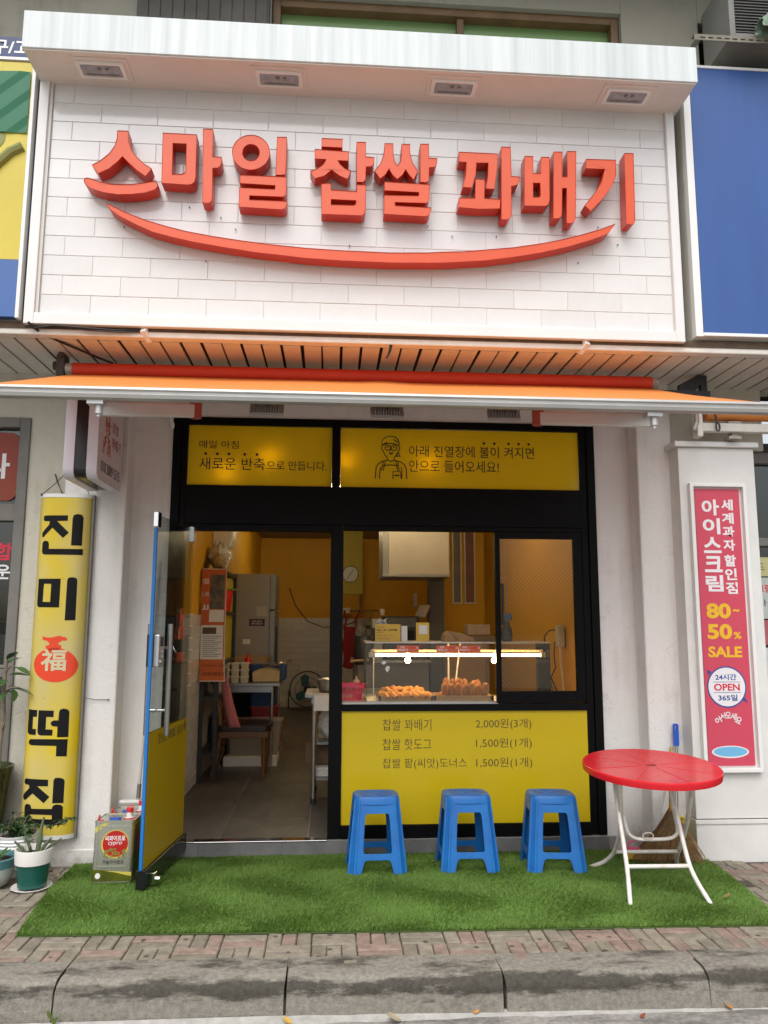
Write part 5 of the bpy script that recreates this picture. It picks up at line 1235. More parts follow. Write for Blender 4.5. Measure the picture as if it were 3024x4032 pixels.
# a: white over green pot with succulent
pa = thing('plant_pot', 'white and dark green pot on a white saucer holding an upright spiky succulent', 'potted plant', (-1.687,-.655,-0.006))
part('pot', MB().lathe([(.07,.018),(.078,.02),(.090,.13),(.092,.145)], 36), M('glaze_green', (.012,.095,.075), .22, var=.15), pa, smooth=40)
part('rim', MB().lathe([(.092,.146),(.100,.148),(.104,.215),(.102,.225),(.094,.225),(.090,.19)], 36), M('glaze_white', (.74,.72,.68), .3, var=.06), pa, smooth=40)
part('saucer', MB().lathe([(.06,.0),(.09,.002),(.112,.018),(.110,.020),(.088,.008),(.05,.006)], 36), bpy.data.materials['glaze_white'], pa, smooth=40)
part('soil', MB().lathe([(.001,.196),(.092,.19),(.092,.18)], 24), SOIL, pa)
SUC = M('succulent', (.13,.17,.085), .5, c2=(.07,.10,.05), vs=18, stretch=(1,1,6))
for (dx, dy, tx, ty, h, r) in ((.01,.02,.02,.02,.20,.013),(.03,-.01,.07,-.01,.10,.012),(.02,.0,.03,-.02,.12,.011),(-.01,.0,-.03,-.03,.10,.010),(-.03,-.02,-.065,-.03,.09,.010),(.045,.01,.10,.01,.085,.009),(0,-.03,.0,-.05,.07,.009)):
    part('stalk', MB().tube([(dx,dy,.185),(dx+tx*.4,dy+ty*.4,.185+h*.5),(dx+tx,dy+ty,.185+h)], [r,r*.95,r*.45], 8), SUC, pa, smooth=60)
# b: white ribbed pot with ivy
pbv = thing('plant_pot', 'white ribbed pot spilling dark ivy in front of the yellow hanging sign', 'potted plant', (-1.912,-.32,-0.025))
prof = [(.085,.0),(.09,.03)]
for k in range(9): prof += [(.098+.0018*k,.045+.02*k),(.105+.0018*k,.055+.02*k),(.098+.0018*k,.064+.02*k)]
part('pot', MB().lathe(prof+[(.118,.232),(.120,.242),(.110,.242),(.105,.21)], 36), WHITE_PAINT, pbv, smooth=30)
part('soil', MB().lathe([(.001,.225),(.108,.222),(.108,.21)], 24), SOIL, pbv)
iv = MB(); rg = random.Random(9)
vines = MB()
def ivy_leaf(p, s, a, tilt):
    sh = [(0,0),(.45,.5),(.35,.15),(1.0,0),(.35,-.15),(.45,-.5)]
    mb = MB().add([(u*s, v*s, -.15*s*(u*u)) for u, v in sh], [(0,2,1),(0,3,2),(0,4,3),(0,5,4)])
    mb.xf(Matrix.Translation(p) @ Matrix.Rotation(a, 4, 'Z') @ Matrix.Rotation(tilt, 4, 'Y'))
    iv.add(mb.v, mb.f)
def vine(pts, n, spread, s):
    vines.tube(pts, .0025, 5)
    for k in range(n):
        t = rg.random()*(len(pts)-1); i = min(int(t), len(pts)-2); p = lerp(pts[i], pts[i+1], t-i)
        p = (p[0]+rg.gauss(0,spread), p[1]+rg.gauss(0,spread*.7), p[2]+abs(rg.gauss(0,spread*.7)))
        ivy_leaf(p, s*rg.uniform(.7,1.3), rg.uniform(0,6.28), rg.uniform(-.2,1.1))
for k in range(26):
    a = rg.uniform(0,6.28); q = rg.uniform(.05,.16)
    vine([(0,0,.22),(q*.5*math.cos(a),q*.5*math.sin(a),.28),(q*math.cos(a),q*math.sin(a),.26+rg.uniform(0,.10))], 15, .016, .042)
vine([(.03,0,.26),(.12,-.03,.30),(.20,-.04,.285),(.26,-.05,.31),(.31,-.05,.335),(.35,-.05,.34)], 70, .013, .040)
vine([(.05,-.05,.26),(.12,-.09,.24),(.15,-.10,.16),(.19,-.09,.09),(.25,-.08,.06)], 40, .015, .042)
vine([(-.06,-.08,.25),(-.11,-.13,.2),(-.12,-.15,.12),(-.1,-.16,.07)], 18, .012, .03)
part('ivy_leaves', iv, IVY, pbv, kind='stuff'); part('vine', vines, STEM, pbv)
# c: teal bowl
pc = thing('plant_pot', 'teal and cream glazed bowl pot cut off by the left edge', 'potted plant', (-1.945,-.60,-0.009))
part('pot', MB().lathe([(.07,.0),(.10,.02),(.125,.07),(.132,.115)], 36), M('glaze_cream', (.52,.52,.46), .3, c2=(.30,.38,.36), vs=9), pc, smooth=40)
part('rim', MB().lathe([(.132,.1155),(.136,.15),(.142,.165),(.130,.168),(.122,.14)], 36), M('glaze_teal', (.09,.24,.25), .25, var=.3, vs=7), pc, smooth=40)
part('soil', MB().lathe([(.001,.148),(.126,.142),(.126,.13)], 24), SOIL, pc)
for k in range(9):
    a = rg.uniform(0,6.28)
    part('leaf', leaf_mb(.07,.02).xf(Matrix.Translation((.05*math.cos(a),.05*math.sin(a),.15)) @ Matrix.Rotation(a,4,'Z') @ Matrix.Rotation(R(-50),4,'Y')), LEAF, pc, smooth=60)
# d: tall dark pot with a young tree
pd = thing('plant_pot', 'tall dark green glazed pot with a young leafy tree at the left edge', 'potted plant', (-2.185,-.20,-0.032))
part('pot', MB().lathe([(.10,.0),(.115,.02),(.14,.30),(.168,.58),(.172,.63),(.158,.632),(.150,.58)], 40), M('glaze_dark', (.05,.062,.018), .2, c2=(.015,.02,.008), vs=4, stretch=(2,2,.6)), pd, smooth=40)
part('soil', MB().lathe([(.001,.598),(.152,.59),(.152,.57)], 24), SOIL, pd)
part('trunk', MB().tube([(.085,.0,.58),(.082,.0,.75),(.09,.01,.92),(.083,.0,1.10),(.088,.0,1.30)], [.016,.014,.014,.012,.010], 9), STEM, pd, smooth=60)
for b_ in ([(.085,0,.84),(.11,-.02,.90),(.12,-.03,.97)], [(.085,0,1.08),(.14,-.03,1.12),(.20,-.05,1.125)], [(.085,0,1.22),(.13,-.03,1.26),(.18,-.04,1.25)]):
    part('branch', MB().tube(b_, [.007,.005,.003], 7), STEM, pd, smooth=60)
lm = mesh('leaf', leaf_mb(.115,.028,.22), LEAF, 60)
for (x, y, z, a, tl) in ((.10,-.02,1.10,-10,8),(.15,-.03,1.115,25,10),(.19,-.04,1.12,-5,14),(.16,-.04,1.11,-60,25),(.12,-.03,1.095,-110,30),(.11,0,1.20,10,-8),(.15,-.03,1.245,30,5),(.17,-.04,1.25,-20,15),(.09,0,1.27,60,-30),(.09,0,1.30,-30,-35),(.085,0,1.28,150,-10),(.09,0,1.17,-80,5),(.10,-.02,1.13,-150,10),(.08,.0,1.24,200,0),(.13,-.03,1.13,70,5)):
    piece('leaf', lm, pd, (x, y, z), (rg.uniform(-.4,.4), R(tl), R(a)))

# ================================================================ FALLEN LEAVES AND WEED
def dry(name, L_, W_, c): return mesh('fallen_leaf', leaf_mb(L_, W_, -.35), M(name, c, .7, var=.4, vs=30), 60)
for (p, L_, W_, c, a, lb) in (((.32,-1.955,-.143),.075,.032,(.42,.36,.24),200,'large pale dry leaf in the gutter below the middle of the kerb'),
    ((.64,-1.935,-.140),.05,.018,(.55,.25,.04),60,'orange dry leaf standing against the kerb, right of the pale leaf'),
    ((1.765,-1.965,-.140),.05,.02,(.42,.19,.05),120,'brown orange leaf in the gutter at the far right'),
    ((1.34,-2.0,-.146),.03,.012,(.30,.06,.03),20,'tiny red leaf in the gutter between the orange leaves'),
    ((-.14,-1.955,-.146),.04,.016,(.60,.36,.06),150,'yellow leaf in the gutter left of the pale leaf'),
    ((2.165,-1.142,.034),.045,.016,(.28,.19,.08),10,'small brown leaf lying on the grass mat beside the table'),
    ((-1.78,-.235,-.024),.05,.03,(.13,.07,.04),40,'curled dark brown leaf on the bricks below the hanging sign'),
    ((-1.69,-.29,-.022),.045,.025,(.16,.09,.05),190,'dark brown leaf on the bricks nearest the grass mat corner'),
    ((-1.60,-.50,.01),.028,.012,(.50,.36,.18),80,'tan leaf scrap on the left edge of the grass mat')):
    o = bpy.data.objects.new('fallen_leaf', dry('dry_%d' % (a), L_, W_, c)); COL.objects.link(o)
    o.location = p; o.rotation_euler = (R(random.uniform(-12,12)), R(-8), R(a)); tag(o, lb, 'leaf', 'fallen leaves')
wd = MB()
for k in range(9):
    a = rg.uniform(-2.6,-.5); l = rg.uniform(.04,.09)
    wd.tube([(0,0,0),(.3*l*math.cos(a),.3*l*math.sin(a),l*.6),(.8*l*math.cos(a),.5*l*math.sin(a),l)], [.003,.004,.001], 4)
wd.v = [(x-1.12, y-1.915, z-.145) for x, y, z in wd.v]
single('weed', wd, M('weed_green', (.16,.24,.04), .5, var=.4, vs=30), 'green weed growing from the kerb joint at the lower left', 'weed')

# ================================================================ INSIDE: SERVING COUNTER AND DISPLAY CASE
WARM_TUBE = emit('tube_light', (1.0,.74,.38), 15)
WARM_BULB = emit('bulb_light', (1.0,.64,.26), 60)
ct = thing('serving_counter', 'white serving counter behind the menu panel', 'counter', (.97,.4,.06), world=True)
part('carcass', MB().box(.12,1.86,.13,.62,.062,.93), WHITE_PAINT, ct)
part('worktop', MB().box(.10,1.88,.125,.66,.931,.952), M('pale_worktop', (.62,.54,.42), .4, var=.2, vs=8), ct, bev=.003)
cs = thing('display_case', 'clear display case with a lit tube lamp behind the serving window', 'display case', (.93,.32,.953), world=True)
x0, x1, y0, y1, zb, zt = .262, 1.60, .135, .52, .953, 1.365
part('front_glass', MB().box(x0,x1,y0,y0+.004,zb,zt), CASE_GLASS, cs)
part('side_glass', MB().box(x0,x0+.004,y0+.005,y1,zb,zt), CASE_GLASS, cs)
part('side_glass', MB().box(x1-.004,x1,y0+.005,y1,zb,zt), CASE_GLASS, cs)
part('top', MB().box(x0-.004,x1+.004,y0-.004,y1+.004,zt+.0005,zt+.010), M('case_top', (.62,.58,.50), .35, var=.1), cs, bev=.002)
part('post', MB().box(x0+.07,x0+.078,y1-.02,y1-.012,zb,zt-.05), ALU, cs)
part('door_rail', MB().box(.905,.917,y1-.02,y1-.012,zb+.001,zt-.002), WHITE_PAINT, cs)
part('door_rail', MB().bar((1.0,y1-.03,zt-.01),(.955,y1-.03,zb+.05),.012,.006), WHITE_PAINT, cs)
part('base', MB().box(x0+.005,x1-.005,y0+.006,y1-.001,zb,zb+.006), PAPER, cs)
tl = part('tube_lamp', MB().cyl((.335,.23,1.279),(1.555,.23,1.279),.011,n=14), WARM_TUBE, cs, smooth=50)
part('lamp_holder', MB().box(.285,.333,.215,.245,1.262,1.300), M('lamp_socket', (.5,.45,.36), .5), tl)
part('lamp_holder', MB().box(1.557,1.59,.215,.245,1.262,1.300), bpy.data.materials['lamp_socket'], tl)
part('batten', MB().box(.30,1.58,.250,.275,1.300,1.316), M('batten_cream', (.55,.45,.30), .5), tl)
for x in (.573, 1.216):
    b_ = part('bulb', MB().lathe([(.004,-.024),(.014,-.020),(.021,-.008),(.021,.002),(.014,.014),(.011,.022)], 18, (x,.26,1.242)), WARM_BULB, cs, smooth=60)
    part('socket', MB().cyl((x,.26,1.263),(x,.26,1.296),.012,n=12), ALU, b_)
part('sticker_residue', MB().prism([(.372,1.222),(.382,1.238),(.398,1.241),(.405,1.225),(.388,1.214)], d0=.1325, d1=.1345).prism([(.398,1.186),(.412,1.206),(.433,1.200),(.428,1.18),(.412,1.160)], [[(.412,1.182),(.418,1.192),(.424,1.184)]], d0=.1325, d1=.1345), PAPER, cs)
TAG = M('tag_orange', (.66,.13,.05), .5)
for (a, b, n1, n2) in ((.483,.641,'꽈배기','2,000'), (.768,.927,'핫도그','1,500'), (.932,1.089,'팥(씨앗)도너스','1,500')):
    tg = part('price_tag', MB().box(a,b,.1315,.1335,1.300,1.349), TAG, cs)
    words(tg, n1, a+.008, a+.078, 1.309, 1.326, .1313, WINK, .02)
    words(tg, '찹쌀', a+.025, a+.055, 1.332, 1.345, .1313, WINK, .01)
    words(tg, n2, a+.082, a+.134, 1.325, 1.341, .1313, RINK, .03)
    words(tg, '원', a+.138, a+.152, 1.327, 1.339, .1313, WINK, .01)
def tray(x0, x1, lb):
    t = thing('wooden_tray', lb, 'tray', ((x0+x1)/2,.30,.959), group='wooden trays in the display case')
    w = (x1-x0)/2
    part('base', MB().box(-w+.011,w-.011,-.129,.129,.001,.006), PAPER, t)
    part('slat', MB().box(-w,w,-.14,-.13,0,.034), PALE_WOOD, t, bev=.002)
    part('slat', MB().box(-w,w,.13,.14,0,.034), PALE_WOOD, t, bev=.002)
    part('slat', MB().box(-w,-w+.010,-.129,.129,0,.034), PALE_WOOD, t, bev=.002)
    part('slat', MB().box(w-.010,w,-.129,.129,0,.034), PALE_WOOD, t, bev=.002)
    part('corner_cap', MB().box(-w-.001,-w+.016,-.142,-.1405,.0,.036), BLACK_PLASTIC, t)
    part('corner_cap', MB().box(w-.016,w+.001,-.142,-.1405,.0,.036), BLACK_PLASTIC, t)
tray(.355,.745,'wooden tray of twisted doughnuts, nearest the pink basket')
tray(.752,1.185,'wooden tray of hot dogs, nearest the sliding sash')
FRIED = M('fried_dough', (.74,.36,.075), .45, c2=(.50,.19,.03), vs=22, bump=.35, bs=120)
FRIED2 = M('fried_crumb', (.60,.25,.045), .6, c2=(.32,.11,.02), vs=40, bump=.6, bs=200)
def twist(seed):
    r_ = random.Random(seed); P = []
    for i in range(15):
        t = i/14; rr = .0285*math.sin(math.pi*(.06+.88*t))**.55
        row = []
        for k in range(18):
            a = 2*math.pi*k/18; tw = 1+.16*math.cos(2*(a-t*5.2+seed))
            row.append(((t-.5)*.125, rr*tw*math.cos(a), .027+rr*tw*.9*math.sin(a)))
        P.append(row+[row[0]])
    return mesh('twisted_doughnut', MB().grid(P), FRIED, 70)
ORD = ['first','second','third','fourth','fifth','sixth','seventh']
tw_ = [twist(s) for s in (0,1.1,2.3)]
k = 0
for (x, y, z, a) in ((.395,.215,0,124),(.447,.205,0,120),(.50,.21,0,126),(.553,.205,0,121),(.606,.21,0,125),(.66,.205,0,119),(.705,.215,0,122),(.42,.30,.022,118),(.478,.31,.024,124),(.535,.30,.020,120),(.592,.31,.026,123),(.65,.30,.022,119)):
    o = bpy.data.objects.new('twisted_doughnut', tw_[k % 3]); COL.objects.link(o)
    o.scale = [q*random.uniform(.94,1.08) for q in (1.02,.95,1.1)]; o.location = (x, y+random.uniform(-.008,.008), .966+z*1.1); o.rotation_euler = (R(random.uniform(-15,15)), R(random.uniform(-14,-4)), R(a)); k += 1
    tag(o, ('golden twisted doughnut in the front row, %s from the left' % ORD[k-1] if k <= 7 else 'golden twisted doughnut in the back row, %s from the left' % ORD[k-8]), 'doughnut', 'twisted doughnuts in the tray')
def dog(seed):
    r_ = random.Random(seed)
    pr_ = [(.004,0),(.017,.003),(.024,.02),(.026,.05),(.027,.085),(.024,.11),(.015,.124),(.003,.129)]
    mb = MB().lathe([(r0*(1+r_.uniform(-.05,.05)), z) for r0, z in pr_], 16)
    return mesh('hot_dog', mb, FRIED2, 70)
dg_ = [dog(1), dog(2)]
k = 0
for (x, y, tl_, a) in ((.838,.19,40,-100),(.885,.20,22,-85),(.935,.19,44,-92),(.984,.20,26,-80),(1.03,.19,40,-97),(1.078,.20,18,-86),(1.125,.19,36,-78),(.862,.29,24,-95),(.912,.30,10,-80),(.96,.29,30,-95),(1.008,.30,8,-90),(1.058,.29,26,-70),(1.105,.30,12,-110),(.795,.25,160,-30)):
    o = bpy.data.objects.new('hot_dog', dg_[k % 2]); COL.objects.link(o)
    sc_ = random.uniform(.84,.96); o.scale = (sc_,sc_,random.uniform(.8,.98)); o.location = (x+random.uniform(-.004,.004), y+.03, .970+(.022 if 7 <= k < 13 else 0)+(.02 if k == 13 else 0)); o.rotation_euler = (0, R(tl_*.55), R(a)); k += 1
    tag(o, ('brown fried hot dog in the front row, %s from the left' % ORD[k-1] if k <= 7 else 'brown fried hot dog in the back row, %s from the left' % ORD[k-8] if k <= 13 else 'brown fried hot dog lying at the left end of its tray'), 'hot dog', 'fried hot dogs in the tray')
# on top of the case
ZT = zt+.0105
CARD = M('yellow_card', (.66,.42,.05), .5)
sgn = thing('info_card', 'yellow card with the account number standing on the display case', 'card', (.43,.30,ZT), world=True)
part('card', MB().box(.335,.523,.296,.300,ZT,ZT+.125), CARD, sgn)
words(sgn, '3333 - 02 - 2237488', .345, .498, ZT+.075, ZT+.090, .2955, LINE_DARK, .02)
words(sgn, '카카오뱅크', .345, .405, ZT+.098, ZT+.108, .2955, RED_INK, 0)
words(sgn, '예금주 손 OOO'.replace(' OOO',''), .345, .400, ZT+.060, ZT+.068, .2955, LINE_DARK, 0)
words(sgn, '5,000원 이상', .345, .47, ZT+.036, ZT+.047, .2955, RED_INK, 0)
words(sgn, '카드결제 가능합니다', .345, .445, ZT+.014, ZT+.026, .2955, GREY_TRIM, 0)
q2 = thing('payment_card', 'narrow yellow stand-up card with a white square on the display case', 'card', (.69,.30,ZT), world=True)
part('card', MB().box(.640,.738,.30,.304,ZT,ZT+.138), CARD, q2)
part('white_square', MB().box(.662,.724,.2985,.2995,ZT+.052,ZT+.118), PAPER, q2)
ts = thing('tissue_box', 'brown tissue box with a white tissue behind the account card', 'tissue box', (.42,.38,ZT), world=True)
part('box', MB().box(.31,.56,.33,.43,ZT,ZT+.10), M('dark_brown_box', (.05,.025,.015), .6), ts, bev=.004)
part('tissue', MB().grid([[(.355+.07*i/6+.01*math.sin(j*2+i), .36+.03*math.sin(i*1.7+j), ZT+.10+.065*j/4+.01*math.sin(i*1.3)*(j/4)) for i in range(7)] for j in range(5)]), PAPER, ts, smooth=80)
single('price_leaflet', MB().box(.53,.575,.31,.314,ZT,ZT+.112), PAPER, 'white leaflet standing beside the yellow account card', 'leaflet')
KRAFT = M('kraft_paper', (.36,.21,.09), .75, var=.2, vs=12)
pg = MB().prism([(.835,ZT),(1.075,ZT),(1.06,ZT+.028),(.985,ZT+.055),(.875,ZT+.078),(.845,ZT+.050)], d0=.24, d1=.40)
o = single('paper_bag', pg, KRAFT, 'folded brown paper bag lying on the display case, left one', 'paper bag', 'paper bags on the case', bev=.008)
part('fold', MB().bar((.875,.236,ZT+.078),(.945,.236,ZT+.012),.004,.003), M('kraft_dark', (.18,.10,.04), .8), o)
o = single('paper_bag', MB().box(1.02,1.19,.27,.42,ZT+.050,ZT+.125).box(1.018,1.192,.268,.42,ZT+.103,ZT+.107), KRAFT, 'brown paper bag with a folded top lying on a dark box', 'paper bag', 'paper bags on the case', bev=.004)
single('flat_box', MB().prism([(1.00,ZT),(1.245,ZT),(1.215,ZT+.042),(1.03,ZT+.046)], d0=.26, d1=.44), bpy.data.materials['kraft_dark'], 'dark brown flat box under the right paper bag', 'box', bev=.003)
sp_ = thing('spray_bottle', 'blue-topped grey spray bottle seen through the sliding sash', 'spray bottle', (1.335,.36,ZT), world=True)
part('bottle', MB().lathe([(.040,0),(.043,.006),(.043,.07),(.036,.10),(.022,.125),(.016,.15)], 24, (1.335,.36,ZT), sy=.7), M('grey_bottle', (.08,.10,.09), .35), sp_, smooth=50)
part('trigger', MB().prism([(1.315,ZT+.152),(1.35,ZT+.152),(1.352,ZT+.168),(1.362,ZT+.176),(1.376,ZT+.160),(1.381,ZT+.163),(1.368,ZT+.19),(1.372,ZT+.208),(1.34,ZT+.208),(1.318,ZT+.185)], d0=.347, d1=.373), M('trigger_blue', (.05,.16,.30), .4), sp_, bev=.003)
# beside the case: pink basket, bottle
bk = thing('plastic_basket', 'pink plastic basket beside the display case', 'basket', (.172,.34,.953), world=True)
PK = M('pink_basket', (.72,.06,.14), .35)
def taper(u, v, z0, z1, w0, w1): return w0+(w1-w0)*(v-z0)/(z1-z0)
part('rim', MB().prism(rrect(.062,.258,.235,.445,.02), [rrect(.072,.248,.245,.435,.016)], d0=1.045, d1=1.065, f=lambda u,v,d:(u,v,d)), PK, bk, bev=.002)
part('floor', MB().box(.088,.232,.262,.418,.9535,.958), PK, bk)
for k in range(17):
    x = .072+.0108*k; xb = .160+(x-.160)*.84
    part('slat', MB().bar((x,.242,1.045),(xb,.266,.958),.0055,.003), PK, bk)
for k in range(14):
    y = .25+.0135*k; yb = .34+(y-.34)*.84
    part('slat', MB().bar((.250,y,1.045),(.232,yb,.958),.0055,.003), PK, bk)
part('band', MB().box(.078,.240,.2475,.2505,1.005,1.013), PK, bk)
sq = thing('squeeze_bottle', 'squeeze bottle of pale orange sauce behind the pink basket', 'bottle', (.206,.50,.953), world=True)
part('bottle', MB().lathe([(.026,0),(.028,.005),(.028,.095),(.024,.105)], 20, (.206,.50,.953)), M('sauce', (.50,.20,.10), .4), sq, smooth=40)
part('nozzle', MB().lathe([(.026,.106),(.026,.122),(.010,.130),(.004,.160)], 16, (.206,.50,.953)), M('nozzle_peach', (.70,.42,.30), .4), sq, smooth=40)

# ================================================================ INSIDE: KITCHEN
wt = thing('work_table', 'steel work table with shelves just inside the door', 'table', (.2,1.3,.06), world=True)
part('top', MB().box(-.195,.75,1.0,1.6,.900,.928), BRUSHED, wt, bev=.004)
part('apron', MB().box(-.14,.73,1.03,1.05,.85,.899), BRUSHED, wt)
for (x, y) in ((-.117,1.06),(.70,1.06),(-.117,1.55),(.70,1.55)):
    lg = part('leg', MB().cyl((x,y,.10),(x,y,.899),.019,n=14), GREY_STEEL, wt, smooth=50)
    part('foot', MB().cyl((x,y,.062),(x,y,.10),.023,n=14), BLACK_PLASTIC, lg)
part('shelf', MB().box(-.11,.70,1.07,1.55,.52,.54), BRUSHED, wt)
part('shelf', MB().box(-.11,.70,1.07,1.55,.24,.26), BRUSHED, wt)
single('paper_stack', MB().box(-.10,.25,1.10,1.45,.262,.285).box(-.095,.24,1.11,1.44,.2855,.31).box(-.10,.25,1.10,1.46,.3105,.335), PAPER, 'stack of white paper on the lowest shelf of the work table', 'paper', bev=.004)
single('cardboard_sheet', MB().box(-.19,.2,1.20,1.5,.345,.50), M('cardboard', (.17,.11,.06), .8, var=.2), 'brown cardboard box under the work table', 'box', bev=.004)
bgm = MB(); P = []
rg = random.Random(4)
for j in range(9):
    row = []
    for i in range(17):
        a = 2*math.pi*i/16; rr = .16*math.sin(math.pi*(.12+.8*j/8))**.6*(1+(rg.uniform(-.12,.12) if i < 16 else 0))
        row.append((.06+rr*math.cos(a), 1.28+rr*.9*math.sin(a), .542+.27*j/8))
    row[-1] = row[0]; P.append(row)
single('plastic_bag', MB().grid(P), M('white_bag', (.66,.66,.66), .4, var=.15, vs=14, bump=.6, bs=25), 'crumpled white plastic bag on the shelf of the work table', 'bag')
single('paper_note', MB().box(-.12,.04,.985,.9985,.80,.925).box(-.12,.04,.985,1.12,.9285,.930), PAPER, 'white paper sheet hanging over the edge of the work table', 'paper')
single('steel_pan', MB().lathe([(.10,0),(.115,.01),(.13,.10),(.138,.104),(.13,.107),(.12,.10),(.105,.012),(.02,.01)], 28, (.03,1.25,.9285)), GREY_STEEL, 'steel pan on the work table behind the mullion', 'pan', smooth=40)

pt_ = thing('prep_table', 'low steel prep table by the black rack', 'table', (-.83,3.0,.06), world=True)
part('top', MB().box(-1.17,-.50,2.62,3.42,.862,.893), BRUSHED, pt_, bev=.004)
part('apron', MB().box(-1.12,-.58,2.655,2.665,.80,.861), BRUSHED, pt_)
for (x, y) in ((-.582,2.70),(-1.10,2.70),(-.56,3.36),(-1.10,3.36)):
    part('leg', MB().cyl((x,y,.062),(x,y,.861),.017,n=12), GREY_STEEL, pt_, smooth=50)
TUB = M('cream_tub', (.62,.54,.38), .4, var=.08)
n_t = 0
for j in range(3):
    for i in range(3):
        x = -1.06+.095*i; z = .894+.068*j
        t = thing('food_tub', ['lidded cream tub, bottom of its stack on the prep table','lidded cream tub, middle of its stack on the prep table','lidded cream tub, top of its stack on the prep table'][j].replace('its stack', 'the %s stack' % ('left','middle','right')[i]), 'tub', (x,2.72,z), group='lidded cream tubs')
        part('tub', MB().prism(rrect(-.040,.040,-.05,.05,.012), d0=.0, d1=.052, f=lambda u,v,d:(u*(.86+.14*d/.052),v*(.86+.14*d/.052),d)), TUB, t)
        part('lid', MB().prism(rrect(-.0455,.0455,-.055,.055,.014), d0=.0525, d1=.0655, f=lambda u,v,d:(u,v,d)), M('cream_lid', (.66,.62,.50), .4) if n_t == 0 else bpy.data.materials['cream_lid'], t, bev=.002)
        n_t += 1
db = thing('dough_box', 'clear box of pale flour dough on the prep table', 'box', (-.655,2.88,.894), world=True)
part('dough', MB().prism([(-.795,.897),(-.515,.897),(-.512,1.00),(-.58,1.03),(-.66,1.035),(-.74,1.02),(-.798,.99)], d0=2.78, d1=2.98), M('dough', (.55,.42,.22), .7, var=.15, vs=10), db, bev=.008)
part('box', MB().prism([(-.815,.8945),(-.495,.8945),(-.49,1.075),(-.82,1.075)], [[(-.808,.8955),(-.502,.8955),(-.499,1.0745),(-.811,1.0745)]], d0=2.765, d1=2.995), glass('tub_plastic', (.8,.78,.7), 1.2), db)
part('film_wrap', MB().grid([[(-.70+.30*i/6, 2.78+.03*math.sin(i+j), 1.06+.06*(i/6)**2+.02*math.sin(i*2+j*3)) for i in range(7)] for j in range(4)]), glass('cling_film', (.9,.9,.88), 3), db)
single('blue_tray', MB().box(-.86,-.47,3.05,3.38,.894,1.06), M('dark_blue_plastic', (.015,.06,.22), .4), 'blue plastic crate behind the dough box', 'crate', bev=.01)
kb = thing('sauce_bottle', 'red ketchup squeeze bottle behind the cream tubs', 'bottle', (-.89,3.2,.894), world=True)
part('bottle', MB().lathe([(.034,0),(.036,.01),(.036,.20),(.028,.225),(.014,.235)], 18, (-.89,3.2,.894)), RED_PLASTIC, kb, smooth=50)
part('nozzle', MB().lathe([(.014,.236),(.012,.25),(.004,.285)], 12, (-.89,3.2,.894)), RED_PLASTIC, kb, smooth=50)
wtr = thing('dough_tray', 'large pale wooden tray dusted with flour in front of the fridge', 'tray', (-.95,3.75,1.0), world=True)
part('base', MB().box(-1.17,-.72,3.55,4.1,1.02,1.03), PALE_WOOD, wtr)
part('side', MB().box(-1.17,-.72,3.54,3.549,1.02,1.11).box(-.719,-.710,3.55,4.1,1.02,1.11).box(-1.17,-.72,4.101,4.11,1.02,1.11), PALE_WOOD, wtr, bev=.002)
part('stand', MB().box(-1.15,-.75,3.6,4.08,.06,1.018), DARK_GAP, wtr)
for (nm, bx, m_, lb) in (('crate', (-.86,-.56,3.05,3.4,.62,.84), M('navy_plastic', (.012,.05,.16), .4), 'blue plastic bin under the prep table'),
                         ('crate', (-.84,-.545,3.05,3.4,.42,.615), M('maroon_plastic', (.22,.015,.015), .4), 'dark red plastic bin under the blue bin'),
                         ('tub', (-1.05,-.49,2.78,3.05,.16,.50), M('beige_plastic', (.34,.30,.25), .45), 'large beige plastic tub under the prep table')):
    a, b, c, d, e, f_ = bx
    w, v = (b-a)/2, (d-c)/2
    o = single(nm, MB().prism(rrect(-w,w,-v,v,.03), d0=e, d1=f_, f=lambda u,vv,dd: ((a+b)/2+u*(.88+.12*(dd-e)/(f_-e)), (c+d)/2+vv*(.88+.12*(dd-e)/(f_-e)), dd)), m_, lb, 'bin')
    part('rim', MB().prism(rrect(a-.01,b+.01,c-.01,d+.01,.035), [rrect(a+.006,b-.006,c+.006,d-.006,.028)], d0=f_-.012, d1=f_+.006, f=lambda u,v,d:(u,v,d)), m_, o)
single('step_stool', MB().box(-1.06,-.52,2.70,3.1,.062,.155), PAPER, 'low white box on the floor under the beige tub', 'box', bev=.004)
single('red_cloth', MB().grid([[(-.475+.02*math.sin(j*1.3), 3.0+.03*i, .50-.44*j/8) for i in range(4)] for j in range(9)]), M('red_cloth', (.30,.012,.02), .8), 'red cloth hanging off the edge of the beige tub', 'cloth')

ch = thing('chair', 'wooden dining chair with a brown padded seat just inside the door', 'chair', (-.82,2.22,.06), world=True)
for (x, y) in ((-.60,2.03),(-.60,2.42)):
    part('leg', MB().lathe([(.014,0),(.018,.012),(.014,.03),(.016,.06),(.022,.16),(.026,.22),(.018,.25),(.025,.27),(.018,.29),(.024,.31),(.024,.38)], 14, (x,y,.062)), WOOD, ch, smooth=50)
for y in (2.05, 2.42):
    part('back_post', MB().tube([(-1.10,y,.062),(-1.035,y,.25),(-1.01,y,.45),(-1.02,y,.65),(-1.06,y,.85),(-1.10,y,1.02)], [.018,.021,.024,.022,.020,.018], 8), WOOD, ch, smooth=60)
part('seat_rail', MB().box(-1.02,-.56,2.01,2.44,.44,.50), WOOD, ch, bev=.006)
part('seat', MB().prism(rrect(-1.03,-.545,2.0,2.45,.05), d0=.501, d1=.555, f=lambda u,v,d:(u,v,d)), M('brown_leather', (.035,.016,.012), .3, var=.3), ch, bev=.02, seg=3, smooth=60)
part('back_rail', MB().box(-1.115,-1.085,2.05,2.42,.93,1.02).box(-1.06,-1.035,2.05,2.42,.68,.72), WOOD, ch, bev=.005)
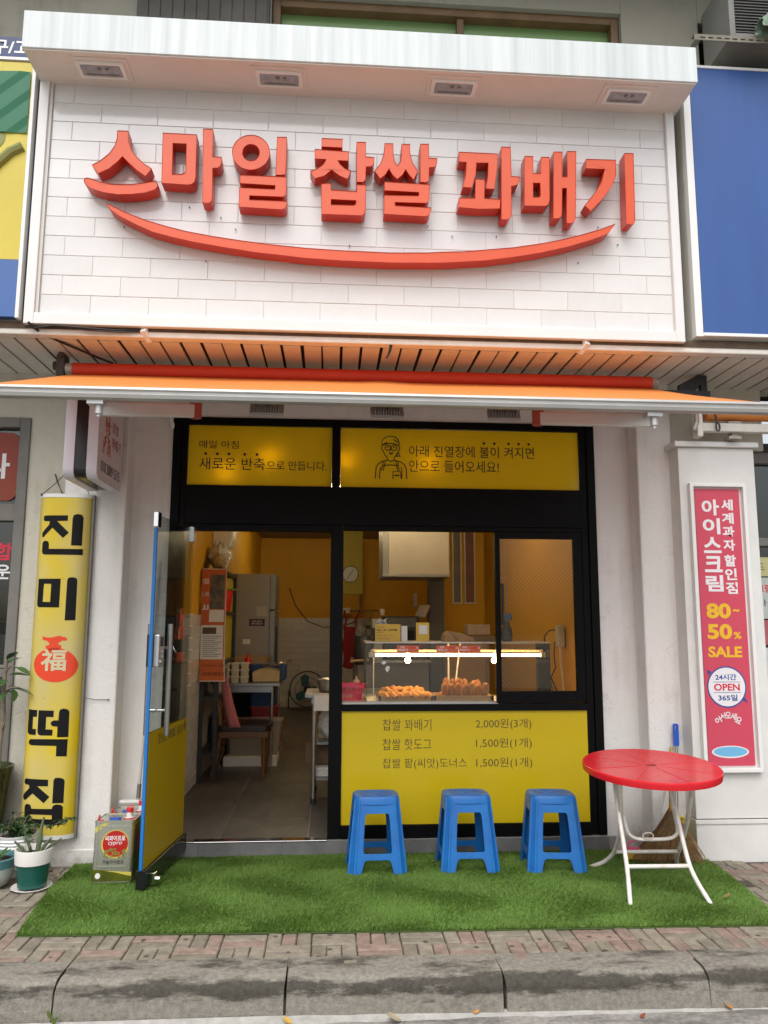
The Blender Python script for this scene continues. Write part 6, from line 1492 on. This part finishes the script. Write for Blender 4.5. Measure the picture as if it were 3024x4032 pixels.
P = []
for j in range(14):
    t = j/13; z = 1.0-.46*t
    P.append([(-1.0+.06*t*t+.04*t+(-.02+.034*i)*(.7+.35*t), 1.99+.012*math.sin(i*1.9+t*3), z) for i in range(4)])
o = single('towel', MB().grid(P), M('pink_towel', (.52,.16,.17), .9, var=.2, vs=30), 'pink towel hanging over the chair back', 'towel', smooth=60)
o.modifiers.new('t', 'SOLIDIFY').thickness = .008

rk_ = thing('shelf_rack', 'tall black shelf rack against the left wall', 'rack', (-1.1,2.5,.06), world=True)
for (x, y) in ((-1.175,1.92),(-1.04,1.92),(-1.175,3.10),(-1.04,3.10)):
    part('post', MB().box(x-.018,x+.018,y-.018,y+.018,.062,2.02), BLACK_PLASTIC, rk_)
for z in (.30, .80, 1.10, 1.58, 1.98):
    part('shelf', MB().box(-1.19,-1.02,1.90,3.12,z,z+.03), BLACK_PLASTIC, rk_)
single('yellow_box', MB().box(-1.18,-1.055,2.25,3.05,1.135,1.56), M('yellow_board', (.46,.38,.01), .5), 'yellow boxes on the middle shelf of the black rack', 'box')
single('yellow_box', MB().box(-1.18,-1.055,2.45,3.05,1.615,1.95), bpy.data.materials['yellow_board'], 'yellow boxes on the upper shelf of the black rack', 'box')
single('red_cup', MB().lathe([(.05,0),(.075,.20),(.07,.205)], 18, (-1.035,2.30,1.612)), RED_PLASTIC, 'red plastic container on the upper shelf of the black rack', 'container', smooth=40)
single('green_plate', MB().lathe([(.05,0),(.085,.012),(.083,.016),(.04,.006)], 20, (-1.04,2.65,1.83)), M('lime', (.28,.42,.02), .4), 'lime green plate above the red container', 'plate', smooth=40)
po = thing('poster', 'orange and white shop poster hanging on the end of the black rack', 'poster', (-1.09,1.85,.95), world=True)
def pw(u, v, d):     # the sheet curls forward towards its foot
    t = max(0, (1.35-v)/.4); return (u+.05*t*t*.5, 1.86+d-.10*t*t, v)
def sheet(x0, x1, z0, z1, d): return MB().grid([[pw(x0+(x1-x0)*i/4, z0+(z1-z0)*j/12, d) for i in range(5)] for j in range(13)])
part('border', sheet(-1.197,-.968,.975,2.005,0), PAPER, po)
part('sheet', sheet(-1.197,-.975,.982,1.998,-.002), M('poster_orange', (.55,.12,.025), .6), po)
part('text_block', sheet(-1.19,-.985,1.17,1.48,-.004), PAPER, po)
part('photo_print', sheet(-1.118,-.988,1.63,1.95,-.004), M('photo_print', (.20,.17,.13), .5, c2=(.03,.03,.035), vs=14), po)
part('text_block', sheet(-1.12,-.985,1.51,1.622,-.004), PAPER, po)
part('photo_strip', sheet(-1.175,-1.05,1.40,1.46,-.006), M('photo_strip', (.14,.07,.05), .5, var=.6, vs=40), po)
for k, s_ in enumerate(('VER','1,185','JJ')):
    words(po, s_, -1.19, -1.125, 1.86-.12*k, 1.91-.12*k, 1.854, WINK, .02)
for k in range(11):
    part('text_line', sheet(-1.17,-1.0-.03*(k % 3),1.375-.018*k,1.380-.018*k,-.006), GREY_TRIM, po)
part('lettering', text_mb('기다려 맛있는 꽈배기입니다!', -1.19,-.985,1.02,1.06,0).xf(Matrix.Translation((.03,1.79,0))), LINE_DARK, po)
part('lettering', text_mb('으로 만들다보니 시간이', -1.19,-.985,1.085,1.125,0).xf(Matrix.Translation((.02,1.82,0))), LINE_DARK, po)
single('menu_strip', MB().box(-1.197,-1.194,1.25,1.45,.95,1.58), PAPER, 'narrow white paper notice on the tiled left wall', 'notice')
# bag and bread on the rack, towel dispenser on the wall
def lump(cx, cy, cz, rx, ry, rz, amp, seed, n=9, m_=18):
    r_ = random.Random(seed); P = []
    for j in range(n+1):
        th = math.pi*j/n; row = []
        for i in range(m_):
            a = 2*math.pi*i/m_; q = 1+r_.uniform(-amp,amp)
            row.append((cx+rx*q*math.sin(th)*math.cos(a), cy+ry*q*math.sin(th)*math.sin(a), cz-rz*q*math.cos(th)))
        P.append(row+[row[0]])
    return MB().grid(P)
single('plastic_bag', lump(-1.10,2.25,2.155,.105,.14,.135,.14,3), M('milky_bag', (.62,.62,.60), .3, var=.2, vs=18), 'white plastic bag on top of the black rack', 'bag')
single('bread_bag', lump(-1.07,2.08,2.085,.07,.08,.07,.10,8), M('bread', (.52,.38,.20), .3, var=.35, vs=20), 'bag of flat breads in front of the white plastic bag', 'bread')
dsp = thing('towel_dispenser', 'white paper towel dispenser high on the left wall', 'dispenser', (-1.15,2.6,2.2), world=True)
part('cover', MB().prism([(-1.213,2.24),(-1.10,2.24),(-1.03,2.28),(-1.005,2.36),(-1.0,2.55),(-1.213,2.55)], d0=2.5, d1=2.75), WHITE_PAINT, dsp, bev=.015, seg=3)
part('towel', MB().box(-1.13,-1.03,2.55,2.70,2.16,2.238), PAPER, dsp)

fg = thing('fridge', 'tall grey fridge at the back of the kitchen', 'fridge', (-.97,4.5,.06), world=True)
FRG = M('fridge_grey', (.30,.285,.255), .4, metal=.3, var=.06)
part('cabinet', MB().box(-1.21,-.745,4.2,4.95,.08,2.10), FRG, fg, bev=.006)
d1_ = part('door', MB().box(-.744,-.675,4.2,4.95,1.66,2.10), M('fridge_door', (.26,.27,.27), .35, metal=.5), fg, bev=.008)
d2_ = part('door', MB().box(-.744,-.675,4.2,4.95,.10,1.645), bpy.data.materials['fridge_door'], fg, bev=.008)
part('handle', MB().box(-.67,-.65,4.28,4.31,.95,1.45), BLACK_PLASTIC, d2_)
part('sticker', MB().box(-.99,-.80,4.197,4.1995,1.46,1.545), M('purple_sticker', (.035,.012,.045), .4), fg)
words(fg, '맛있는 꽈배기', -.955,-.835,1.505,1.528, 4.1965, WINK, .01)
words(fg, '언제나 좋습니다', -.965,-.825,1.478,1.498, 4.1965, WINK, .01)
part('paper_note', MB().box(-.90,-.775,4.197,4.1995,1.58,1.70), M('note_grey', (.40,.38,.35), .8), fg)
part('sticker', MB().box(-1.06,-.97,4.197,4.1995,1.24,1.30), PAPER, fg)
single('power_cable', MB().tube([(-.60,6.0,2.0),(-.52,6.3,1.75),(-.35,6.8,1.52),(-.1,7.4,1.42),(.25,7.9,1.45),(.45,8.05,1.52)], .008), CABLE, 'dark power cable sagging across the back wall', 'cable', smooth=60)
fn = thing('floor_fan', 'round black floor fan against the tiled back wall', 'fan', (-.36,7.7,.06), world=True)
part('guard', MB().tube([(-.36+.29*math.cos(2*math.pi*k/32), 7.70, .40+.29*math.sin(2*math.pi*k/32)) for k in range(32)], .010, 6, closed=True).tube([(-.36+.20*math.cos(2*math.pi*k/28), 7.66, .40+.20*math.sin(2*math.pi*k/28)) for k in range(28)], .004, 5, closed=True).tube([(-.36+.11*math.cos(2*math.pi*k/20), 7.64, .40+.11*math.sin(2*math.pi*k/20)) for k in range(20)], .004, 5, closed=True), BLACK_PLASTIC, fn)
for k in range(3):
    a = R(120*k+20)
    part('blade', MB().prism([(0,.03),(.10,.09),(.22,.07),(.25,0),(.20,-.06),(.08,-.04)], d0=-.004, d1=.004).xf(Matrix.Translation((-.36,7.74,.40)) @ Matrix.Rotation(a,4,'Y')), M('fan_teal', (.02,.13,.15), .4) if k == 0 else bpy.data.materials['fan_teal'], fn)
part('motor', MB().lathe([(.02,-.05),(.06,-.03),(.07,.06),(.03,.10)], 18, (-.36,7.76,.40), 'y'), BLACK_PLASTIC, fn)
part('stand', MB().tube([(-.66,7.72,.38),(-.67,7.72,.10),(-.62,7.72,.075),(-.10,7.72,.075),(-.05,7.72,.10),(-.06,7.72,.38)], .012), BLACK_PLASTIC, fn)

cl = thing('wall_clock', 'round white wall clock on the yellow column', 'clock', (.269,4.98,2.05), world=True)
part('rim', MB().lathe([(.098,-.02),(.108,-.018),(.110,.012),(.098,.012),(.098,-.02)], 36, (.269,4.975,2.155), 'y', cap=False), CHROME, cl, smooth=40)
fc = part('face', MB().lathe([(.002,-.008),(.099,-.008),(.099,.0)], 36, (.269,4.975,2.155), 'y'), WHITE_PAINT, cl)
part('hand', MB().bar((.255,4.964,2.14),(.315,4.964,2.215),.006,.002,(0,1,0)), BLACK_PLASTIC, fc)
part('hand', MB().bar((.275,4.963,2.165),(.225,4.963,2.085),.007,.002,(0,1,0)), BLACK_PLASTIC, fc)
part('yellow_column', MB().box(.115,.43,5.0,5.2,1.885,2.955), M('yellow_paint', (.52,.42,.012), .5), iw_b)
part('conduit', MB().tube([(.52,7.9,2.9),(.52,7.9,1.75),(.50,7.9,1.70),(.1,7.9,1.70)], .02), GREY_TRIM, iw_b)
hd = thing('range_hood', 'boxy steel range hood hanging over the fryer', 'range hood', (.92,3.1,2.01), world=True)
part('canopy', MB().box(.62,1.28,2.80,3.5,2.02,2.96), M('hood_steel', (.44,.40,.34), .45, metal=.35, var=.1), hd, bev=.006)
part('side', MB().prism([(2.80,2.02),(3.5,2.02),(3.5,2.96),(2.80,2.96)], d0=.56, d1=.618, f=lambda u,v,d:(d-.0+(.0),u,v)), BRUSHED, hd)
part('lip', MB().box(.555,1.29,2.79,3.51,1.995,2.019), BRUSHED, hd, bev=.003)
part('duct', MB().box(1.16,1.33,3.52,3.8,.06,2.96), M('duct_grey', (.085,.085,.085), .5), hd)
bc = thing('back_counter', 'steel back counter carrying black kitchen machines', 'counter', (.75,3.7,.06), world=True)
part('top', MB().box(.25,1.14,3.3,3.95,1.06,1.09), BRUSHED, bc)
part('carcass', MB().box(.28,1.12,3.33,3.93,.062,1.059), GREY_TRIM, bc)
cm = thing('kitchen_machine', 'black boxy kitchen machine with a tilted lid on the back counter', 'machine', (.8,3.5,1.09), world=True)
part('body', MB().box(.62,1.02,3.4,3.8,1.092,1.58), BLACK_PLASTIC, cm, bev=.01)
part('panel', MB().box(.64,.98,3.392,3.399,1.46,1.56), M('machine_grey', (.08,.08,.085), .4), cm)
part('tilted_lid', MB().bar((1.03,3.4,1.58),(1.10,3.5,1.70),.12,.03), PAPER, cm)
part('slot', MB().box(.66,.96,3.390,3.3985,1.30,1.42), DARK_GAP, cm)
single('paper_cup', MB().lathe([(.022,0),(.03,.07),(.027,.072)], 16, (.60,3.45,1.59)), PAPER, 'white paper cup on a box beside the black machine', 'cup', smooth=40)
single('white_box', MB().box(.48,.60,3.4,3.7,1.092,1.55), M('offwhite_box', (.40,.42,.40), .5), 'off-white appliance left of the black machine', 'appliance', bev=.006)
sp2 = thing('stock_pot', 'dark stock pot with a wooden paddle on a stand', 'pot', (.37,3.0,.06), world=True)
part('pot', MB().lathe([(.10,0),(.11,.02),(.11,.30),(.118,.305),(.10,.305)], 24, (.37,3.0,1.06)), M('dark_steel', (.10,.10,.10), .4, metal=.6), sp2, smooth=40)
part('stand', MB().box(.30,.44,2.9,3.1,.062,1.058), GREY_TRIM, sp2)
part('paddle', MB().cyl((.22,2.85,1.10),(.42,2.88,1.115),.014,n=10), PALE_WOOD, sp2)
P = [[(.17+.18*i/4+.012*math.sin(j*1.1), 4.5+.015*math.sin(i*2.1+j*.6), 1.45-.50*j/9-.03*math.sin(math.pi*i/4)*(1 if j else 0)) for i in range(5)] for j in range(10)]
ap = single('apron', MB().grid(P).tube([(.19,4.5,1.44),(.21,4.49,1.55),(.18,4.5,1.66)], .012).tube([(.34,4.5,1.44),(.33,4.49,1.55),(.38,4.5,1.66)], .012), M('red_apron', (.32,.014,.02), .8, var=.3, vs=12), 'red apron hanging in the kitchen left of the machines', 'apron', smooth=60)
for i, (a, b, c, lb) in enumerate(((1.503,1.615,(.22,.19,.15),'narrow framed notice on the orange partition, left of the pair'), (1.653,1.785,(.28,.10,.05),'narrow framed reddish notice on the orange partition, right of the pair'))):
    f_ = thing('framed_notice', lb, 'notice', ((a+b)/2,4.0,1.74), world=True, group='framed notices')
    part('frame', MB().prism([(a,1.74),(b,1.74),(b,2.66),(a,2.66)], [[(a+.012,1.755),(b-.012,1.755),(b-.012,2.65),(a+.012,2.65)]], d0=3.985, d1=4.018), ALU, f_)
    part('print', MB().box(a+.013,b-.013,4.0,4.004,1.756,2.649), M('notice%d' % i, c, .4, var=.4, vs=5), f_)
single('wall_phone', MB().box(1.02,1.06,3.96,4.0,1.70,1.86), PAPER, 'small white device on the wall beside the dark duct', 'device', bev=.006)
ol = thing('power_outlet', 'white outlet box and plugs on the orange side wall', 'outlet', (1.88,.9,1.3), world=True)
part('plate', MB().box(1.888,1.899,.78,.90,1.36,1.50), M('offwhite', (.50,.46,.36), .5), ol, bev=.004)
part('adapter', MB().box(1.835,1.8875,.70,.80,1.32,1.49), bpy.data.materials['offwhite'], ol, bev=.008)
part('cord', MB().tube([(1.86,.84,1.46),(1.80,.85,1.45),(1.76,.85,1.40),(1.77,.85,1.20),(1.80,.84,1.08),(1.84,.80,.97),(1.86,.75,.96)], .006, 6), CABLE, ol, smooth=60)
part('cord', MB().tube([(1.85,.86,1.36),(1.84,.86,1.25),(1.85,.86,1.15),(1.80,.86,1.05),(1.82,.85,.96)], .005, 6), CABLE, ol, smooth=60)
part('cord', MB().tube([(1.86,.75,1.32),(1.86,.75,1.20),(1.87,.73,1.05),(1.87,.72,.96)], .007, 6), PAPER, ol, smooth=60)

# bare bulbs behind the yellow transom panels and a kitchen ceiling lamp
for (x, z, lb) in ((-.45,2.70,'glowing bulb behind the left yellow panel'), (-.76,2.585,'glowing bulb low behind the left yellow panel'), (.09,2.69,'glowing bulb behind the left end of the right yellow panel'), (.70,2.67,'glowing bulb behind the right yellow panel')):
    t = thing('bulb_lamp', lb, 'lamp', (x,.112,z), group='bulbs behind the yellow panels')
    part('bulb', MB().lathe([(.003,-.028),(.014,-.024),(.022,-.008),(.020,.006),(.012,.02)], 16), emit('transom_bulb', (1,.74,.36), 40) if x == -.45 else bpy.data.materials['transom_bulb'], t, smooth=60)
    part('socket', MB().cyl((0,0,.021),(0,0,.06),.012,n=10), BLACK_PLASTIC, t)
    part('cord', MB().cyl((0,0,.06),(0,0,2.958-z),.003,n=6), CABLE, t)
for (x, y, lb) in ((.35,2.3,'ceiling tube lamp over the work table'), (-.3,5.4,'ceiling tube lamp at the back of the kitchen'), (1.2,1.5,'ceiling tube lamp above the display case')):
    t = thing('ceiling_lamp', lb, 'lamp', (x,y,2.87), group='kitchen ceiling lamps')
    part('tube', MB().cyl((-.5,0,0),(.5,0,0),.013,n=10), emit('ceiling_tube', (1,.79,.46), 50) if y == 2.3 else bpy.data.materials['ceiling_tube'], t)
    part('batten', MB().box(-.55,.55,-.04,.04,.03,.088), WHITE_PAINT, t)

bag2 = lump(.40,4.4,1.36,.07,.05,.13,.16,12)
single('hanging_bag', bag2, M('clear_bag', (.34,.34,.33), .35, var=.3, vs=16), 'grey translucent plastic bag hanging beside the red apron', 'bag')
hb = thing('hook_box', 'small white junction box on the pipe above the red apron', 'junction box', (.24,7.87,1.68), world=True)
part('box', MB().box(.16,.34,7.82,7.88,1.66,1.75), PAPER, hb, bev=.006)
for i, (x, y, z, w, h, c, lb) in enumerate(((-1.10,2.75,.832,.13,.22,(.30,.20,.10),'brown packet on the lower shelf of the black rack'), (-1.10,2.30,.832,.12,.18,(.45,.43,.40),'pale packet on the lower shelf of the black rack, nearer the door'), (-1.10,2.6,.332,.14,.30,(.03,.06,.14),'dark blue sack at the bottom of the black rack'))):
    single('packet', MB().prism([(x-w/2,z),(x+w/2,z),(x+w*.46,z+h*.9),(x+w*.3,z+h),(x-w*.3,z+h),(x-w*.46,z+h*.9)], d0=y-.09, d1=y+.09), M('packet%d' % i, c, .6, var=.3, vs=14), lb, 'packet', bev=.012)
for i in range(4):
    single('utensil', MB().cyl((.56+.06*i,8.06,1.70),(.56+.06*i,8.06,1.45),.006,n=8).lathe([(.004,-.05),(.028,-.03),(.030,0),(.006,.01)], 12, (.56+.06*i,8.05,1.45)), GREY_STEEL, 'steel ladle hanging on the back wall, %s from the left' % ORD[i], 'ladle', 'ladles on the back wall', smooth=50)
single('ladle_rail', MB().cyl((.50,8.07,1.71),(.82,8.07,1.71),.006,n=8), GREY_STEEL, 'thin steel rail carrying the ladles on the back wall', 'rail')
